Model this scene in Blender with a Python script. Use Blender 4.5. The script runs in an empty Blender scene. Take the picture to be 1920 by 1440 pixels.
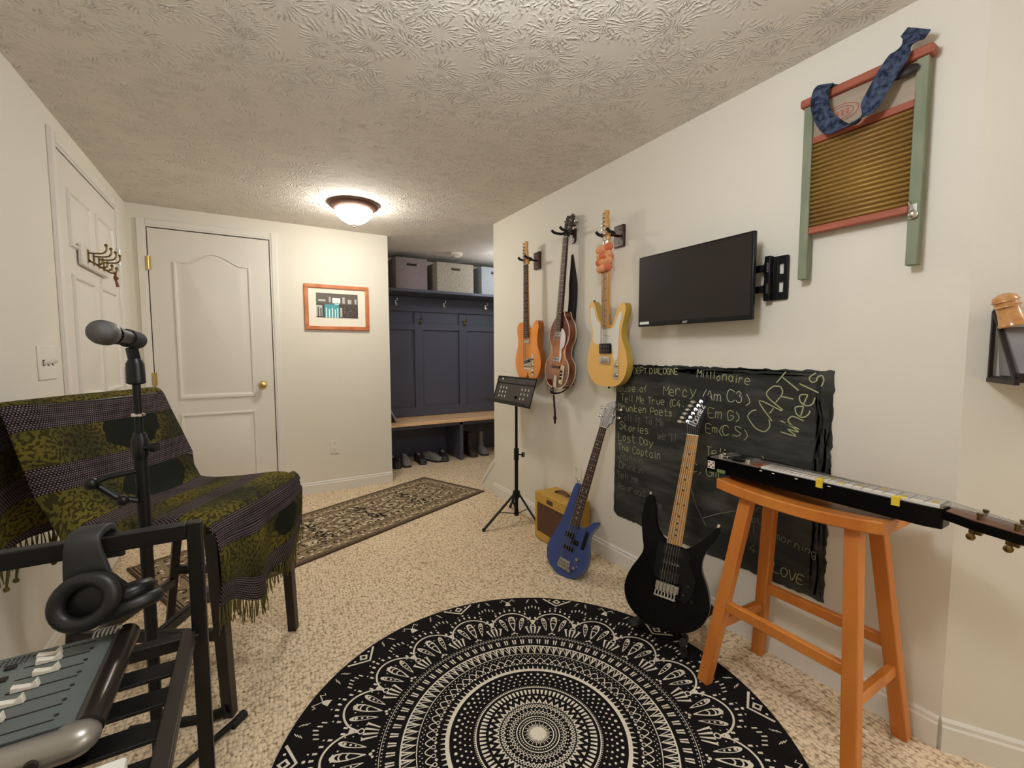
import bpy, math, random
from math import sin, cos, pi, radians, sqrt, atan2
from mathutils import Vector as V, Matrix

# ------------------------------------------------------------------ camera, light, exposure
SC = bpy.context.scene
COL = SC.collection
F_PX, PITCH, YAW, ROLL = 838.18, .0702, .5309, -.0024
cam_d = bpy.data.cameras.new('camera'); cam = bpy.data.objects.new('camera', cam_d); COL.objects.link(cam)
fw = V((sin(YAW)*cos(PITCH), cos(YAW)*cos(PITCH), -sin(PITCH)))
r0 = V((cos(YAW), -sin(YAW), 0)); u0 = r0.cross(fw)
rt = r0*cos(ROLL) + u0*sin(ROLL); up = u0*cos(ROLL) - r0*sin(ROLL)
cam.matrix_world = Matrix(((rt.x, up.x, -fw.x, 0), (rt.y, up.y, -fw.y, 0), (rt.z, up.z, -fw.z, 1.16), (0, 0, 0, 1)))
cam_d.sensor_width = 36; cam_d.lens = F_PX/1920*36; cam_d.clip_start = .02
SC.camera = cam
SC.view_settings.view_transform = 'Standard'; SC.view_settings.look = 'None'
SC.view_settings.gamma = 1; SC.view_settings.use_curve_mapping = False
SC.view_settings.exposure = EXPOSURE = .14
SC.cycles.use_denoising = True
SC.cycles.max_bounces = 8; SC.cycles.diffuse_bounces = 5
wd = bpy.data.worlds.new('world'); SC.world = wd; wd.use_nodes = True
wd.node_tree.nodes['Background'].inputs[0].default_value = (.9, .85, .78, 1)
wd.node_tree.nodes['Background'].inputs[1].default_value = .05
LAMP_FAR, LAMP_NEAR, FILL_REAR, LAMP_PASSAGE = 68.0, 52.0, 86.0, 25.0       # glow of ceiling bowl, near and passage globes, and the added rear fill
LAMP_COL = (1, .97, .89); LAMP_NEAR_COL = (.94, 1.0, 1.06)

W, D, H, LX, EX = 1.705, 3.9635, 2.172, -.682, 1.075    # right wall, back wall, ceiling, left wall, end of back wall

# ------------------------------------------------------------------ helpers
def lin(c):
    return tuple(((x/255)/12.92 if x/255 <= .04045 else ((x/255+.055)/1.055)**2.4) for x in c) + (1,)

def node(nt, t, **kw):
    n = nt.nodes.new(t)
    for k, v in kw.items():
        if k.startswith('i_'): n.inputs[k[2:]].default_value = v
        else: setattr(n, k, v)
    return n

def mat(name, c, rough=.5, metal=0., spec=.5, bump=None, emit=None, noise=None, coat=0., trans=0.):
    """c sRGB 0-255; bump=(scale,strength); noise=(scale, other colour, stretch xyz, lo, hi)"""
    m = bpy.data.materials.new(name); m.use_nodes = True; nt = m.node_tree
    b = nt.nodes['Principled BSDF']; b.inputs['Base Color'].default_value = lin(c)
    b.inputs['Roughness'].default_value = rough; b.inputs['Metallic'].default_value = metal
    b.inputs['Specular IOR Level'].default_value = spec; b.inputs['Coat Weight'].default_value = coat
    b.inputs['Transmission Weight'].default_value = trans
    L = nt.links.new
    tc = None
    if noise or bump: tc = node(nt, 'ShaderNodeTexCoord')
    if noise:
        mp = node(nt, 'ShaderNodeMapping'); mp.inputs['Scale'].default_value = noise[2]
        nz = node(nt, 'ShaderNodeTexNoise', i_Scale=noise[0], i_Detail=5.)
        rp = node(nt, 'ShaderNodeValToRGB'); e = rp.color_ramp.elements
        e[0].position = noise[3]; e[1].position = noise[4]; e[0].color = lin(c); e[1].color = lin(noise[1])
        L(tc.outputs['Object'], mp.inputs['Vector']); L(mp.outputs[0], nz.inputs['Vector'])
        L(nz.outputs['Fac'], rp.inputs[0]); L(rp.outputs[0], b.inputs['Base Color'])
    if bump:
        nz = node(nt, 'ShaderNodeTexNoise', i_Scale=bump[0], i_Detail=3.)
        bp = node(nt, 'ShaderNodeBump', i_Strength=bump[1], i_Distance=.004)
        L(tc.outputs['Object'], nz.inputs['Vector']); L(nz.outputs['Fac'], bp.inputs['Height']); L(bp.outputs[0], b.inputs['Normal'])
    if emit:
        b.inputs['Emission Color'].default_value = (*emit[0], 1); b.inputs['Emission Strength'].default_value = emit[1]
    return m

class MB:
    """collects shapes of one mesh in world (or thing-local) coordinates"""
    def __init__(s, M=None): s.v = []; s.f = []; s.m = []; s.M = M or Matrix()
    def add(s, vs, fs, mi=0, M=None):
        T = s.M @ M if M else s.M; o = len(s.v)
        s.v += [T @ V(p) for p in vs]; s.f += [[i+o for i in f] for f in fs]; s.m += [mi]*len(fs); return s
    def box(s, c, d, mi=0, M=None, taper=1.):
        x, y, z = d[0]/2, d[1]/2, d[2]/2; t = taper
        vs = [(c[0]+a*x*(t if e > 0 else 1), c[1]+b*y*(t if e > 0 else 1), c[2]+e*z) for e in (-1, 1) for a, b in ((-1, -1), (1, -1), (1, 1), (-1, 1))]
        return s.add(vs, [(3, 2, 1, 0), (4, 5, 6, 7), (0, 1, 5, 4), (1, 2, 6, 5), (2, 3, 7, 6), (3, 0, 4, 7)], mi, M)
    def b2(s, a, b, mi=0, M=None):
        return s.box([(a[i]+b[i])/2 for i in range(3)], [abs(b[i]-a[i]) for i in range(3)], mi, M)
    def bar(s, a, b, w, h, mi=0, upv=(0, 0, 1), w2=None, h2=None):
        a, b = V(a), V(b); d = (b-a).normalized(); x = d.cross(V(upv))
        if x.length < 1e-4: x = d.cross(V((0, 1, 0)))
        x.normalize(); y = x.cross(d); w2 = w2 or w; h2 = h2 or h
        vs = [p + x*i*ww/2 + y*j*hh/2 for p, ww, hh in ((a, w, h), (b, w2, h2)) for i, j in ((-1, -1), (1, -1), (1, 1), (-1, 1))]
        return s.add(vs, [(0, 1, 2, 3), (7, 6, 5, 4), (4, 5, 1, 0), (5, 6, 2, 1), (6, 7, 3, 2), (7, 4, 0, 3)], mi)
    def tube(s, pts, r, n=10, mi=0, cap=True, flat=1., closed=False):
        P = [V(p) for p in pts]; k = len(P); R = r if isinstance(r, (list, tuple)) else [r]*k
        T = []
        for i in range(k):
            a = P[(i-1) % k] if (i or closed) else P[0]; b = P[(i+1) % k] if (i < k-1 or closed) else P[-1]
            T.append((b-a).normalized())
        x = T[0].cross(V((0, 0, 1)))
        if x.length < .05: x = T[0].cross(V((0, 1, 0)))
        x.normalize(); vs = []
        for i in range(k):
            x = (x - T[i]*x.dot(T[i])).normalized(); y = T[i].cross(x)
            vs += [P[i] + (x*cos(2*pi*j/n) + y*sin(2*pi*j/n)*flat)*R[i] for j in range(n)]
        fs = [(i*n+j, i*n+(j+1) % n, ((i+1) % k)*n+(j+1) % n, ((i+1) % k)*n+j) for i in range(k if closed else k-1) for j in range(n)]
        if cap and not closed: fs += [tuple(range(n))[::-1], tuple((k-1)*n+j for j in range(n))]
        return s.add(vs, fs, mi)
    def lathe(s, prof, n=24, mi=0, M=None, cap=True):
        vs = [(r*cos(2*pi*j/n), r*sin(2*pi*j/n), z) for r, z in prof for j in range(n)]; k = len(prof)
        fs = [(i*n+j, i*n+(j+1) % n, (i+1)*n+(j+1) % n, (i+1)*n+j) for i in range(k-1) for j in range(n)]
        if cap: fs += [tuple(range(n))[::-1], tuple((k-1)*n+j for j in range(n))]
        return s.add(vs, fs, mi, M)
    def ball(s, c, r, n=14, mi=0, sc=(1, 1, 1), M=None):
        k = n//2
        pr = [(max(1e-5, r*sin(pi*i/k)), -r*cos(pi*i/k)) for i in range(k+1)]
        T = Matrix.Translation(c) @ Matrix.Diagonal((*sc, 1))
        return s.lathe(pr, n, mi, M @ T if M else T)
    def prism(s, poly, z0, z1, mi=0, M=None, inset=0., mtop=None):
        k = len(poly); vs = [(x, y, z0) for x, y in poly] + [(x, y, z1) for x, y in poly]
        s.add(vs, [tuple(range(k))[::-1]] + [(i, (i+1) % k, k+(i+1) % k, k+i) for i in range(k)], mi, M)
        return s.add(vs, [tuple(range(k, 2*k))], mi if mtop is None else mtop, M)
    def cyl(s, a, b, r, n=16, mi=0, r2=None): return s.tube([a, b], [r, r if r2 is None else r2], n, mi)
    def ribbon(s, pts, w, nrm=(0, 0, 1), mi=0, off=0.):
        nrm = V(nrm); P = [V(p) for p in pts]; k = len(P); vs = []
        for i in range(k):
            t = (P[min(i+1, k-1)]-P[max(i-1, 0)])
            if t.length < 1e-9: t = V((1, 0, 0))
            sd = t.cross(nrm).normalized(); ww = w[i] if isinstance(w, (list, tuple)) else w
            vs += [P[i]-sd*ww/2+nrm*off, P[i]+sd*ww/2+nrm*off]
        return s.add(vs, [(2*i, 2*i+1, 2*i+3, 2*i+2) for i in range(k-1)], mi)
    def build(s, name, mats, parent=None, bevel=0., seg=2, smooth=True, angle=35, label=None, local=False, solid=0., sub=0):
        inv = Matrix() if (local or parent is None) else root_of(parent)['_M'].inverted()
        me = bpy.data.meshes.new(name); me.from_pydata([inv @ p for p in s.v], [], s.f)
        for m in (mats if isinstance(mats, (list, tuple)) else [mats]): me.materials.append(m)
        me.polygons.foreach_set('material_index', s.m)
        if smooth:
            me.polygons.foreach_set('use_smooth', [True]*len(s.f))
            me.set_sharp_from_angle(angle=radians(angle))
        me.update()
        o = bpy.data.objects.new(name, me); COL.objects.link(o)
        if parent: o.parent = parent
        if solid:
            md = o.modifiers.new('solidify', 'SOLIDIFY'); md.thickness = solid; md.offset = 0
        if sub:
            md = o.modifiers.new('subdivide', 'SUBSURF'); md.levels = sub; md.render_levels = sub
        if bevel:
            md = o.modifiers.new('bevel', 'BEVEL'); md.width = bevel; md.segments = seg; md.limit_method = 'ANGLE'; md.angle_limit = radians(40)
            md.harden_normals = False
        if label: o['label'] = label
        return o

ROOTM = {}
def root_of(o):
    while o.parent: o = o.parent
    return ROOTM[o.name]
def thing(name, label, cat, M=None, group=None):
    o = bpy.data.objects.new(name, None); COL.objects.link(o); o.empty_display_size = .05
    M = M if isinstance(M, Matrix) else Matrix.Translation(M or (0, 0, 0))
    o.matrix_world = M; ROOTM[o.name] = {'_M': M}
    o['label'] = label; o['category'] = cat
    if group: o['group'] = group
    return o
def tag(o, label, cat, group=None):
    ROOTM[o.name] = {'_M': Matrix()}
    o['label'] = label; o['category'] = cat
    if group: o['group'] = group
    return o
def struct(name, mb, mats, parent=None, **k):
    o = mb.build(name, mats, parent, **k)
    if not parent: o['kind'] = 'structure'; ROOTM[o.name] = {'_M': Matrix()}
    return o
def spline(pts, n=8, closed=True):
    P = [V(p) for p in pts]; k = len(P); out = []
    for i in range(k if closed else k-1):
        a, b, c, d = (P[(i-1) % k], P[i], P[(i+1) % k], P[(i+2) % k]) if closed else (P[max(i-1, 0)], P[i], P[i+1], P[min(i+2, k-1)])
        for j in range(n):
            t = j/n; out.append(.5*((2*b)+(c-a)*t+(2*a-5*b+4*c-d)*t*t+(3*b-a-3*c+d)*t**3))
    if not closed: out.append(P[-1])
    return out
def xy(L): return [(p[0], p[1]) for p in L]
def frame(o, y, z):
    """thing matrix: origin o, local y and (roughly) local z directions"""
    y = V(y).normalized(); z = V(z); z = (z-y*z.dot(y)).normalized(); x = y.cross(z)
    return Matrix(((x.x, y.x, z.x, o[0]), (x.y, y.y, z.y, o[1]), (x.z, y.z, z.z, o[2]), (0, 0, 0, 1)))
def circ(cx, cy, r, n=12, a0=0): return [(cx+r*cos(a0+2*pi*i/n), cy+r*sin(a0+2*pi*i/n)) for i in range(n)]
def T(x, y, z): return Matrix.Translation((x, y, z))
def RX(a): return Matrix.Rotation(a, 4, 'X')
def RY(a): return Matrix.Rotation(a, 4, 'Y')
def RZ(a): return Matrix.Rotation(a, 4, 'Z')
RND = random.Random(7)

# ------------------------------------------------------------------ materials
def math_n(nt, op, a, b=None, c=None):
    n = nt.nodes.new('ShaderNodeMath'); n.operation = op
    for i, x in enumerate((a, b, c)):
        if x is None: continue
        if isinstance(x, (int, float)): n.inputs[i].default_value = x
        else: nt.links.new(x, n.inputs[i])
    return n.outputs[0]
def mix_n(nt, f, a, b):
    n = nt.nodes.new('ShaderNodeMix'); n.data_type = 'RGBA'
    for s, x in (('Factor', f), ('A', a), ('B', b)):
        i = [q for q in n.inputs if q.name == s and (q.type == 'RGBA' if s != 'Factor' else q.type == 'VALUE')][0]
        if isinstance(x, tuple): i.default_value = x
        elif isinstance(x, (int, float)): i.default_value = x
        else: nt.links.new(x, i)
    return [q for q in n.outputs if q.type == 'RGBA'][0]

def carpet_mat():
    m = mat('berber_carpet', (196, 174, 142), .95, spec=.1); nt = m.node_tree; L = nt.links.new; b = nt.nodes['Principled BSDF']
    tc = node(nt, 'ShaderNodeTexCoord'); mp = node(nt, 'ShaderNodeMapping'); mp.inputs['Rotation'].default_value = (0, 0, radians(4)); mp.inputs['Scale'].default_value = (1, .72, 1)
    vo = node(nt, 'ShaderNodeTexVoronoi', i_Scale=76., i_Randomness=.6)
    nz = node(nt, 'ShaderNodeTexNoise', i_Scale=100., i_Detail=2.); n2 = node(nt, 'ShaderNodeTexNoise', i_Scale=3., i_Detail=2.)
    L(tc.outputs['Object'], mp.inputs['Vector'])
    for q in (vo, nz, n2): L(mp.outputs[0], q.inputs['Vector'])
    gap = node(nt, 'ShaderNodeValToRGB'); e = gap.color_ramp.elements; e[0].position = .48; e[1].position = .8; e[0].color = (0, 0, 0, 1); e[1].color = (1, 1, 1, 1)
    L(vo.outputs['Distance'], gap.inputs[0])
    sp = node(nt, 'ShaderNodeValToRGB'); e = sp.color_ramp.elements; e[0].position = .56; e[1].position = .68
    L(nz.outputs['Fac'], sp.inputs[0])
    c1 = mix_n(nt, n2.outputs['Fac'], lin((240, 219, 187)), lin((228, 205, 172)))
    c2 = mix_n(nt, sp.outputs[0], c1, lin((160, 128, 94)))
    c3 = mix_n(nt, math_n(nt, 'MULTIPLY', gap.outputs[0], .62), c2, lin((124, 97, 70)))
    L(c3, b.inputs['Base Color'])
    bp = node(nt, 'ShaderNodeBump', i_Strength=.8, i_Distance=.006, invert=True); L(vo.outputs['Distance'], bp.inputs['Height']); L(bp.outputs[0], b.inputs['Normal'])
    return m

def ceiling_mat():
    m = mat('stomp_plaster', (224, 217, 207), .85, spec=.2); nt = m.node_tree; L = nt.links.new; b = nt.nodes['Principled BSDF']
    tc = node(nt, 'ShaderNodeTexCoord'); hs = []
    for k, (sc, off) in enumerate(((6.6, 0), (5.4, 3.7))):
        mp = node(nt, 'ShaderNodeMapping'); mp.inputs['Location'].default_value = (off, off*1.3, 0); mp.inputs['Rotation'].default_value = (0, 0, .6*k)
        wz = node(nt, 'ShaderNodeTexNoise', i_Scale=7., i_Detail=2.)
        L(tc.outputs['Object'], mp.inputs['Vector']); L(mp.outputs[0], wz.inputs['Vector'])
        vm = node(nt, 'ShaderNodeVectorMath', operation='MULTIPLY_ADD'); vm.inputs[1].default_value = (.05, .05, 0)
        L(wz.outputs['Color'], vm.inputs[0]); L(mp.outputs[0], vm.inputs[2])
        vo = node(nt, 'ShaderNodeTexVoronoi', i_Scale=sc, voronoi_dimensions='2D', i_Randomness=1.)
        L(vm.outputs[0], vo.inputs['Vector'])
        sb = node(nt, 'ShaderNodeVectorMath', operation='SUBTRACT'); L(vm.outputs[0], sb.inputs[0]); L(vo.outputs['Position'], sb.inputs[1])
        sx = node(nt, 'ShaderNodeSeparateXYZ'); L(sb.outputs[0], sx.inputs[0])
        ang = math_n(nt, 'ARCTAN2', sx.outputs['Y'], sx.outputs['X'])
        nz = node(nt, 'ShaderNodeTexNoise', i_Scale=26., i_Detail=2.); L(mp.outputs[0], nz.inputs['Vector'])
        ph = math_n(nt, 'MULTIPLY_ADD', nz.outputs['Fac'], 13., math_n(nt, 'MULTIPLY', ang, 23.))
        rid = math_n(nt, 'POWER', math_n(nt, 'MULTIPLY_ADD', math_n(nt, 'SINE', ph), .5, .5), 2.5)
        mk = node(nt, 'ShaderNodeValToRGB'); e = mk.color_ramp.elements; e[0].position = .06; e[1].position = .3; e[0].color = (0, 0, 0, 1); e[1].color = (1, 1, 1, 1)
        x = e.new(.62); x.color = (.9, .9, .9, 1); x = e.new(.9); x.color = (0, 0, 0, 1)
        L(math_n(nt, 'MULTIPLY', vo.outputs['Distance'], 1.5), mk.inputs[0])
        n3 = node(nt, 'ShaderNodeTexNoise', i_Scale=38., i_Detail=3.); L(mp.outputs[0], n3.inputs['Vector'])
        br = node(nt, 'ShaderNodeValToRGB'); e = br.color_ramp.elements; e[0].position = .42; e[1].position = .6
        L(n3.outputs['Fac'], br.inputs[0])
        hs.append(math_n(nt, 'MULTIPLY', math_n(nt, 'MULTIPLY', rid, mk.outputs[0]), br.outputs[0]))
    h = math_n(nt, 'MAXIMUM', hs[0], hs[1])
    bp = node(nt, 'ShaderNodeBump', i_Strength=.8, i_Distance=.0065); L(h, bp.inputs['Height']); L(bp.outputs[0], b.inputs['Normal'])
    return m

def blanket_mat():
    m = mat('paisley_throw', (90, 90, 30), .9, spec=.15); nt = m.node_tree; L = nt.links.new; b = nt.nodes['Principled BSDF']
    tc = node(nt, 'ShaderNodeTexCoord'); sx = node(nt, 'ShaderNodeSeparateXYZ'); L(tc.outputs['UV'], sx.inputs[0])   # u across, v along, metres
    u, v = sx.outputs['X'], sx.outputs['Y']
    # stripe bands every .19 m along the throw, about .07 wide
    fr = math_n(nt, 'FRACT', math_n(nt, 'DIVIDE', math_n(nt, 'ADD', math_n(nt, 'MULTIPLY_ADD', math_n(nt, 'SINE', math_n(nt, 'MULTIPLY', u, 4.)), .012, v), .118), .192))
    ramp = node(nt, 'ShaderNodeValToRGB'); cr = ramp.color_ramp; cr.interpolation = 'CONSTANT'
    e = cr.elements; e[0].position = 0; e[0].color = (0, 0, 0, 1); e[1].position = .58; e[1].color = (1, 1, 1, 1)
    L(fr, ramp.inputs[0]); band = ramp.outputs[0]
    # inside the bands: fine rows of light dashes over dark brown and plum
    rows = math_n(nt, 'MULTIPLY', fr, 192/6.6)
    rf = math_n(nt, 'FRACT', rows); ri = math_n(nt, 'FLOOR', rows)
    par = math_n(nt, 'MODULO', ri, 2.)
    dash = math_n(nt, 'FRACT', math_n(nt, 'ADD', math_n(nt, 'MULTIPLY', u, 140.), math_n(nt, 'MULTIPLY', par, .5)))
    d1 = math_n(nt, 'LESS_THAN', math_n(nt, 'ABSOLUTE', math_n(nt, 'SUBTRACT', dash, .5)), .26)
    d2 = math_n(nt, 'LESS_THAN', math_n(nt, 'ABSOLUTE', math_n(nt, 'SUBTRACT', rf, .5)), .24)
    n1 = node(nt, 'ShaderNodeTexNoise', i_Scale=9., i_Detail=2.); L(tc.outputs['UV'], n1.inputs['Vector'])
    dashm = math_n(nt, 'MULTIPLY', math_n(nt, 'MULTIPLY', d1, d2), math_n(nt, 'MULTIPLY_ADD', n1.outputs['Fac'], 1.2, .1))
    bandc = mix_n(nt, math_n(nt, 'MODULO', math_n(nt, 'FLOOR', math_n(nt, 'DIVIDE', rows, 2.)), 2.), lin((22, 16, 15)), lin((40, 30, 36)))
    bandc = mix_n(nt, dashm, bandc, lin((142, 126, 124)))
    # paisley ground
    vo = node(nt, 'ShaderNodeTexVoronoi', i_Scale=21., i_Randomness=1.); n2 = node(nt, 'ShaderNodeTexNoise', i_Scale=6., i_Detail=2.)
    dv = node(nt, 'ShaderNodeVectorMath', operation='MULTIPLY_ADD'); dv.inputs[1].default_value = (.10, .10, 0)
    L(tc.outputs['UV'], n2.inputs['Vector']); L(n2.outputs['Color'], dv.inputs[0]); L(tc.outputs['UV'], dv.inputs[2]); L(dv.outputs[0], vo.inputs['Vector'])
    wv = math_n(nt, 'SINE', math_n(nt, 'MULTIPLY', vo.outputs['Distance'], 24.))
    n4 = node(nt, 'ShaderNodeTexNoise', i_Scale=95., i_Detail=1.); L(tc.outputs['UV'], n4.inputs['Vector'])
    scr = math_n(nt, 'GREATER_THAN', math_n(nt, 'ADD', math_n(nt, 'MULTIPLY', wv, .11), n4.outputs['Fac']), .53)
    n5 = node(nt, 'ShaderNodeTexNoise', i_Scale=4.3, i_Detail=1.); L(tc.outputs['UV'], n5.inputs['Vector'])
    hue = node(nt, 'ShaderNodeValToRGB'); e = hue.color_ramp.elements; e[0].position = .36; e[0].color = lin((52, 52, 28)); e[1].position = .62; e[1].color = lin((104, 94, 34))
    L(n5.outputs['Fac'], hue.inputs[0])
    g = mix_n(nt, math_n(nt, 'MULTIPLY', scr, .8), hue.outputs[0], lin((34, 28, 14)))
    n6 = node(nt, 'ShaderNodeTexNoise', i_Scale=14., i_Detail=1.); L(tc.outputs['UV'], n6.inputs['Vector'])
    sq = lambda a, c, r: math_n(nt, 'POWER', math_n(nt, 'ABSOLUTE', math_n(nt, 'DIVIDE', math_n(nt, 'SUBTRACT', a, c), r)), 2.)
    e1 = math_n(nt, 'ADD', sq(u, .37, .15), sq(v, .905, .075)); e2 = math_n(nt, 'ADD', sq(u, .37, .17), sq(v, .70, .075)); e3 = math_n(nt, 'ADD', sq(u, .45, .09), sq(v, .14, .06))
    dkf = math_n(nt, 'LESS_THAN', math_n(nt, 'MULTIPLY_ADD', n6.outputs['Fac'], .9, math_n(nt, 'MINIMUM', math_n(nt, 'MINIMUM', e1, e2), e3)), 1.25)
    g = mix_n(nt, dkf, g, lin((24, 27, 18)))
    L(mix_n(nt, band, g, bandc), b.inputs['Base Color'])
    bp = node(nt, 'ShaderNodeBump', i_Strength=.4, i_Distance=.002); L(n4.outputs['Fac'], bp.inputs['Height']); L(bp.outputs[0], b.inputs['Normal'])
    return m

def wood_mat(name, c, c2, rough=.4, scale=14., st=(1, 1, .08), coat=0., bump=.06):
    m = mat(name, c, rough, noise=(scale, c2, st, .35, .7), coat=coat)
    return m

M_ = {}
def mm(k, *a, **kw):
    if k not in M_: M_[k] = mat(k, *a, **kw)
    return M_[k]
m_wall = mat('cream_wall_paint', (226, 220, 207), .7, spec=.25, bump=(160, .05))
m_ceil = ceiling_mat(); m_carpet = carpet_mat()
m_white = mat('white_trim_paint', (226, 221, 212), .4, spec=.4)
m_door = mat('white_door_paint', (222, 216, 206), .45, spec=.4, bump=(220, .04))
m_gap = mat('dark_gap', (40, 32, 26), .9)
m_brass = mat('polished_brass', (206, 178, 118), .25, 1.)
m_abrass = mat('aged_brass', (120, 98, 60), .35, 1.)
m_chrome = mat('chrome', (212, 210, 205), .18, 1.)
m_black = mat('black_metal_paint', (13, 12, 12), .4, spec=.3)
m_bplas = mat('black_plastic', (13, 13, 14), .35, spec=.35)
m_rubber = mat('black_rubber', (17, 16, 16), .7)
m_oak = wood_mat('honey_oak', (208, 130, 54), (182, 100, 36), .38, 9., (1, 1, .12))
m_bench = wood_mat('bench_oak', (240, 202, 160), (224, 178, 130), .45, 8., (.12, 1, 1))
m_navy = mat('dark_slate_paint', (80, 82, 98), .5, spec=.4)
m_pwhite = mat('white_plastic', (228, 222, 210), .35)
m_dwood = wood_mat('dark_stained_wood', (74, 34, 28), (54, 24, 20), .35, 12.)
m_string = mat('steel_string', (120, 115, 108), .5, .8)
m_rose = wood_mat('rosewood', (78, 46, 34), (56, 32, 24), .5, 16., (1, .1, 1))
m_maple = wood_mat('amber_maple', (222, 164, 84), (204, 140, 66), .3, 10., (1, .12, 1), coat=.3)
m_fret = mat('fret_wire', (176, 168, 150), .3, 1.)
# ------------------------------------------------------------------ the room
struct('floor', MB().b2((-.9, -2.8, -.1), (3.2, 5.1, 0)), m_carpet, smooth=False)
struct('ceiling', MB().b2((-.9, -2.8, H), (3.2, 5.1, H+.1)), m_ceil, smooth=False)
struct('wall_left', MB().b2((LX-.12, -2.6, 0), (LX, D+.1, H)), m_wall, smooth=False)
struct('wall_back', MB().b2((LX, D, 0), (EX, D+.11, H)), m_wall, smooth=False)
struct('wall_recess_left', MB().b2((EX-.1, D+.11, 0), (EX, 4.95, H)), m_wall, smooth=False)
struct('wall_recess_back', MB().b2((EX, 4.84, 0), (3., 4.95, H)), m_wall, smooth=False)
struct('wall_recess_right', MB().b2((2.86, 2.9, 0), (3., 4.84, H)), m_wall, smooth=False)
struct('wall_passage', MB().b2((W+.11, 2.78, 0), (3., 2.9, H)), m_wall, smooth=False)
AD = V((.508, -.861, 0)); AN = V((-.861, -.508, 0)); AC = V((W, .431, 0))
AE = AC + AD*2.45
struct('wall_right', MB().prism([(W, .431), (W, 3.19), (W+.11, 3.19), (W+.11, .47)], 0, H), m_wall, smooth=False)
q = AC - AN*.11; q2 = AE - AN*.11
struct('wall_right_angled', MB().prism([(W, .431), (W+.11, .47), (q2.x, q2.y), (AE.x, AE.y)], 0, H), m_wall, smooth=False)
struct('wall_near_right', MB().b2((AE.x, -2.6, 0), (AE.x+.11, AE.y, H)), m_wall, smooth=False)
struct('wall_front', MB().b2((LX, -2.72, 0), (3.1, -2.6, H)), m_wall, smooth=False)

def base_run(a, b, nrm):
    """moulded baseboard from a to b standing off a wall by its profile"""
    a, b, nrm = V(a), V(b), V(nrm); prof = [(0, 0), (.013, 0), (.013, .072), (.009, .078), (.009, .088), (.004, .095), (0, .095)]
    mb = MB(); k = len(prof); vs = [p + nrm*x + V((0, 0, z)) for p in (a, b) for x, z in prof]
    mb.add(vs, [(i, (i+1) % k, k+(i+1) % k, k+i) for i in range(k)] + [tuple(range(k))[::-1], tuple(range(k, 2*k))])
    return mb
struct('baseboard_right', base_run((W, .434, 0), (W, 3.19, 0), (-1, 0, 0)), m_white, angle=20)
struct('baseboard_right_angled', base_run(AC, AE, AN), m_white, angle=20)
struct('baseboard_back', base_run((.215, D, 0), (EX, D, 0), (0, -1, 0)), m_white, angle=20)
struct('baseboard_left', base_run((LX, -2.5, 0), (LX, 2.56, 0), (1, 0, 0)), m_white, angle=20)
# sloping skirt at the foot of the right wall where it turns into the passage
mb = MB(); tri = [(3.19, 0), (3.42, 0), (3.42, .045), (3.19, .275)]
mb.add([(x, y, z) for x in (W, W+.02) for y, z in tri], [(0, 1, 2, 3), (7, 6, 5, 4), (0, 4, 5, 1), (1, 5, 6, 2), (2, 6, 7, 3), (3, 7, 4, 0)])
tr = struct('trim_1', mb, m_wall, smooth=False)
MB().bar((W+.004, 3.41, .05), (W+.004, 3.19, .275), .03, .02, upv=(1, 0, 0)).build('skirt_cap', m_white, tr)

# door in the back wall: two panels, the upper with an arched head
def casing(name, a0, a1, top, put, wd_=.052):
    mb = MB()
    for x0, x1, z0, z1 in ((a0-wd_, a0, 0, top+wd_), (a1, a1+wd_, 0, top+wd_), (a0, a1, top, top+wd_)):
        for t0, t1, d in ((0, 1, .011), (.22, .95, .016)) :
            if z1-z0 > x1-x0: xx0, xx1, zz0, zz1 = (x1-(x1-x0)*t1, x1-(x1-x0)*t0, z0, z1) if x0 < a0 else (x0+(x1-x0)*t0, x0+(x1-x0)*t1, z0, z1)
            else: xx0, xx1, zz0, zz1 = x0, x1, z0+(z1-z0)*t0, z0+(z1-z0)*t1
            P = [put(x, d_, z) for d_ in (0, d) for x, z in ((xx0, zz0), (xx1, zz0), (xx1, zz1), (xx0, zz1))]
            mb.add(P, [(3, 2, 1, 0), (4, 5, 6, 7), (0, 1, 5, 4), (1, 2, 6, 5), (2, 3, 7, 6), (3, 0, 4, 7)])
    return struct(name, mb, m_white, bevel=.002)
def panel(poly, put, parent, name='panel'):
    """raised moulded panel: ring moulding, sunk channel and raised field"""
    n = len(poly); cx = sum(p[0] for p in poly)/n; cz = sum(p[1] for p in poly)/n
    w = max(p[0] for p in poly)-min(p[0] for p in poly); h = max(p[1] for p in poly)-min(p[1] for p in poly)
    def ins(d): return [(cx+(p[0]-cx)*(1-2*d/w), cz+(p[1]-cz)*(1-2*d/h)) for p in poly]
    loops = [(0, 0.), (.006, .010), (.015, .010), (.024, .0008), (.034, .0008), (.058, .009)]
    mb = MB(); vs = []
    for d, e in loops: vs += [put(x, e, z) for x, z in ins(d)]
    fs = [(i*n+j, i*n+(j+1) % n, (i+1)*n+(j+1) % n, (i+1)*n+j) for i in range(len(loops)-1) for j in range(n)] + [tuple((len(loops)-1)*n+j for j in range(n))]
    mb.add(vs, fs); return mb.build(name, m_door, parent, angle=25)
DOFF = .008
pB = lambda x, d, z: (x, D-d, z)
d1 = struct('door_1', MB().b2((-.571, D-DOFF, .012), (.161, D-.001, 2.02)), m_door)
x0, x1 = -.44, .035
top = [(x0, .825), (x1, .825), (x1, 1.80)] + [(x0+(x1-x0)*t, 1.80+.075*sin(pi*min(1, max(0, (t-.12)/.76)))**1.3) for t in [1-i/14 for i in range(1, 14)]] + [(x0, 1.80)]
pdB = lambda x, d, z: (x, D-DOFF-d-.0005, z)
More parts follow.
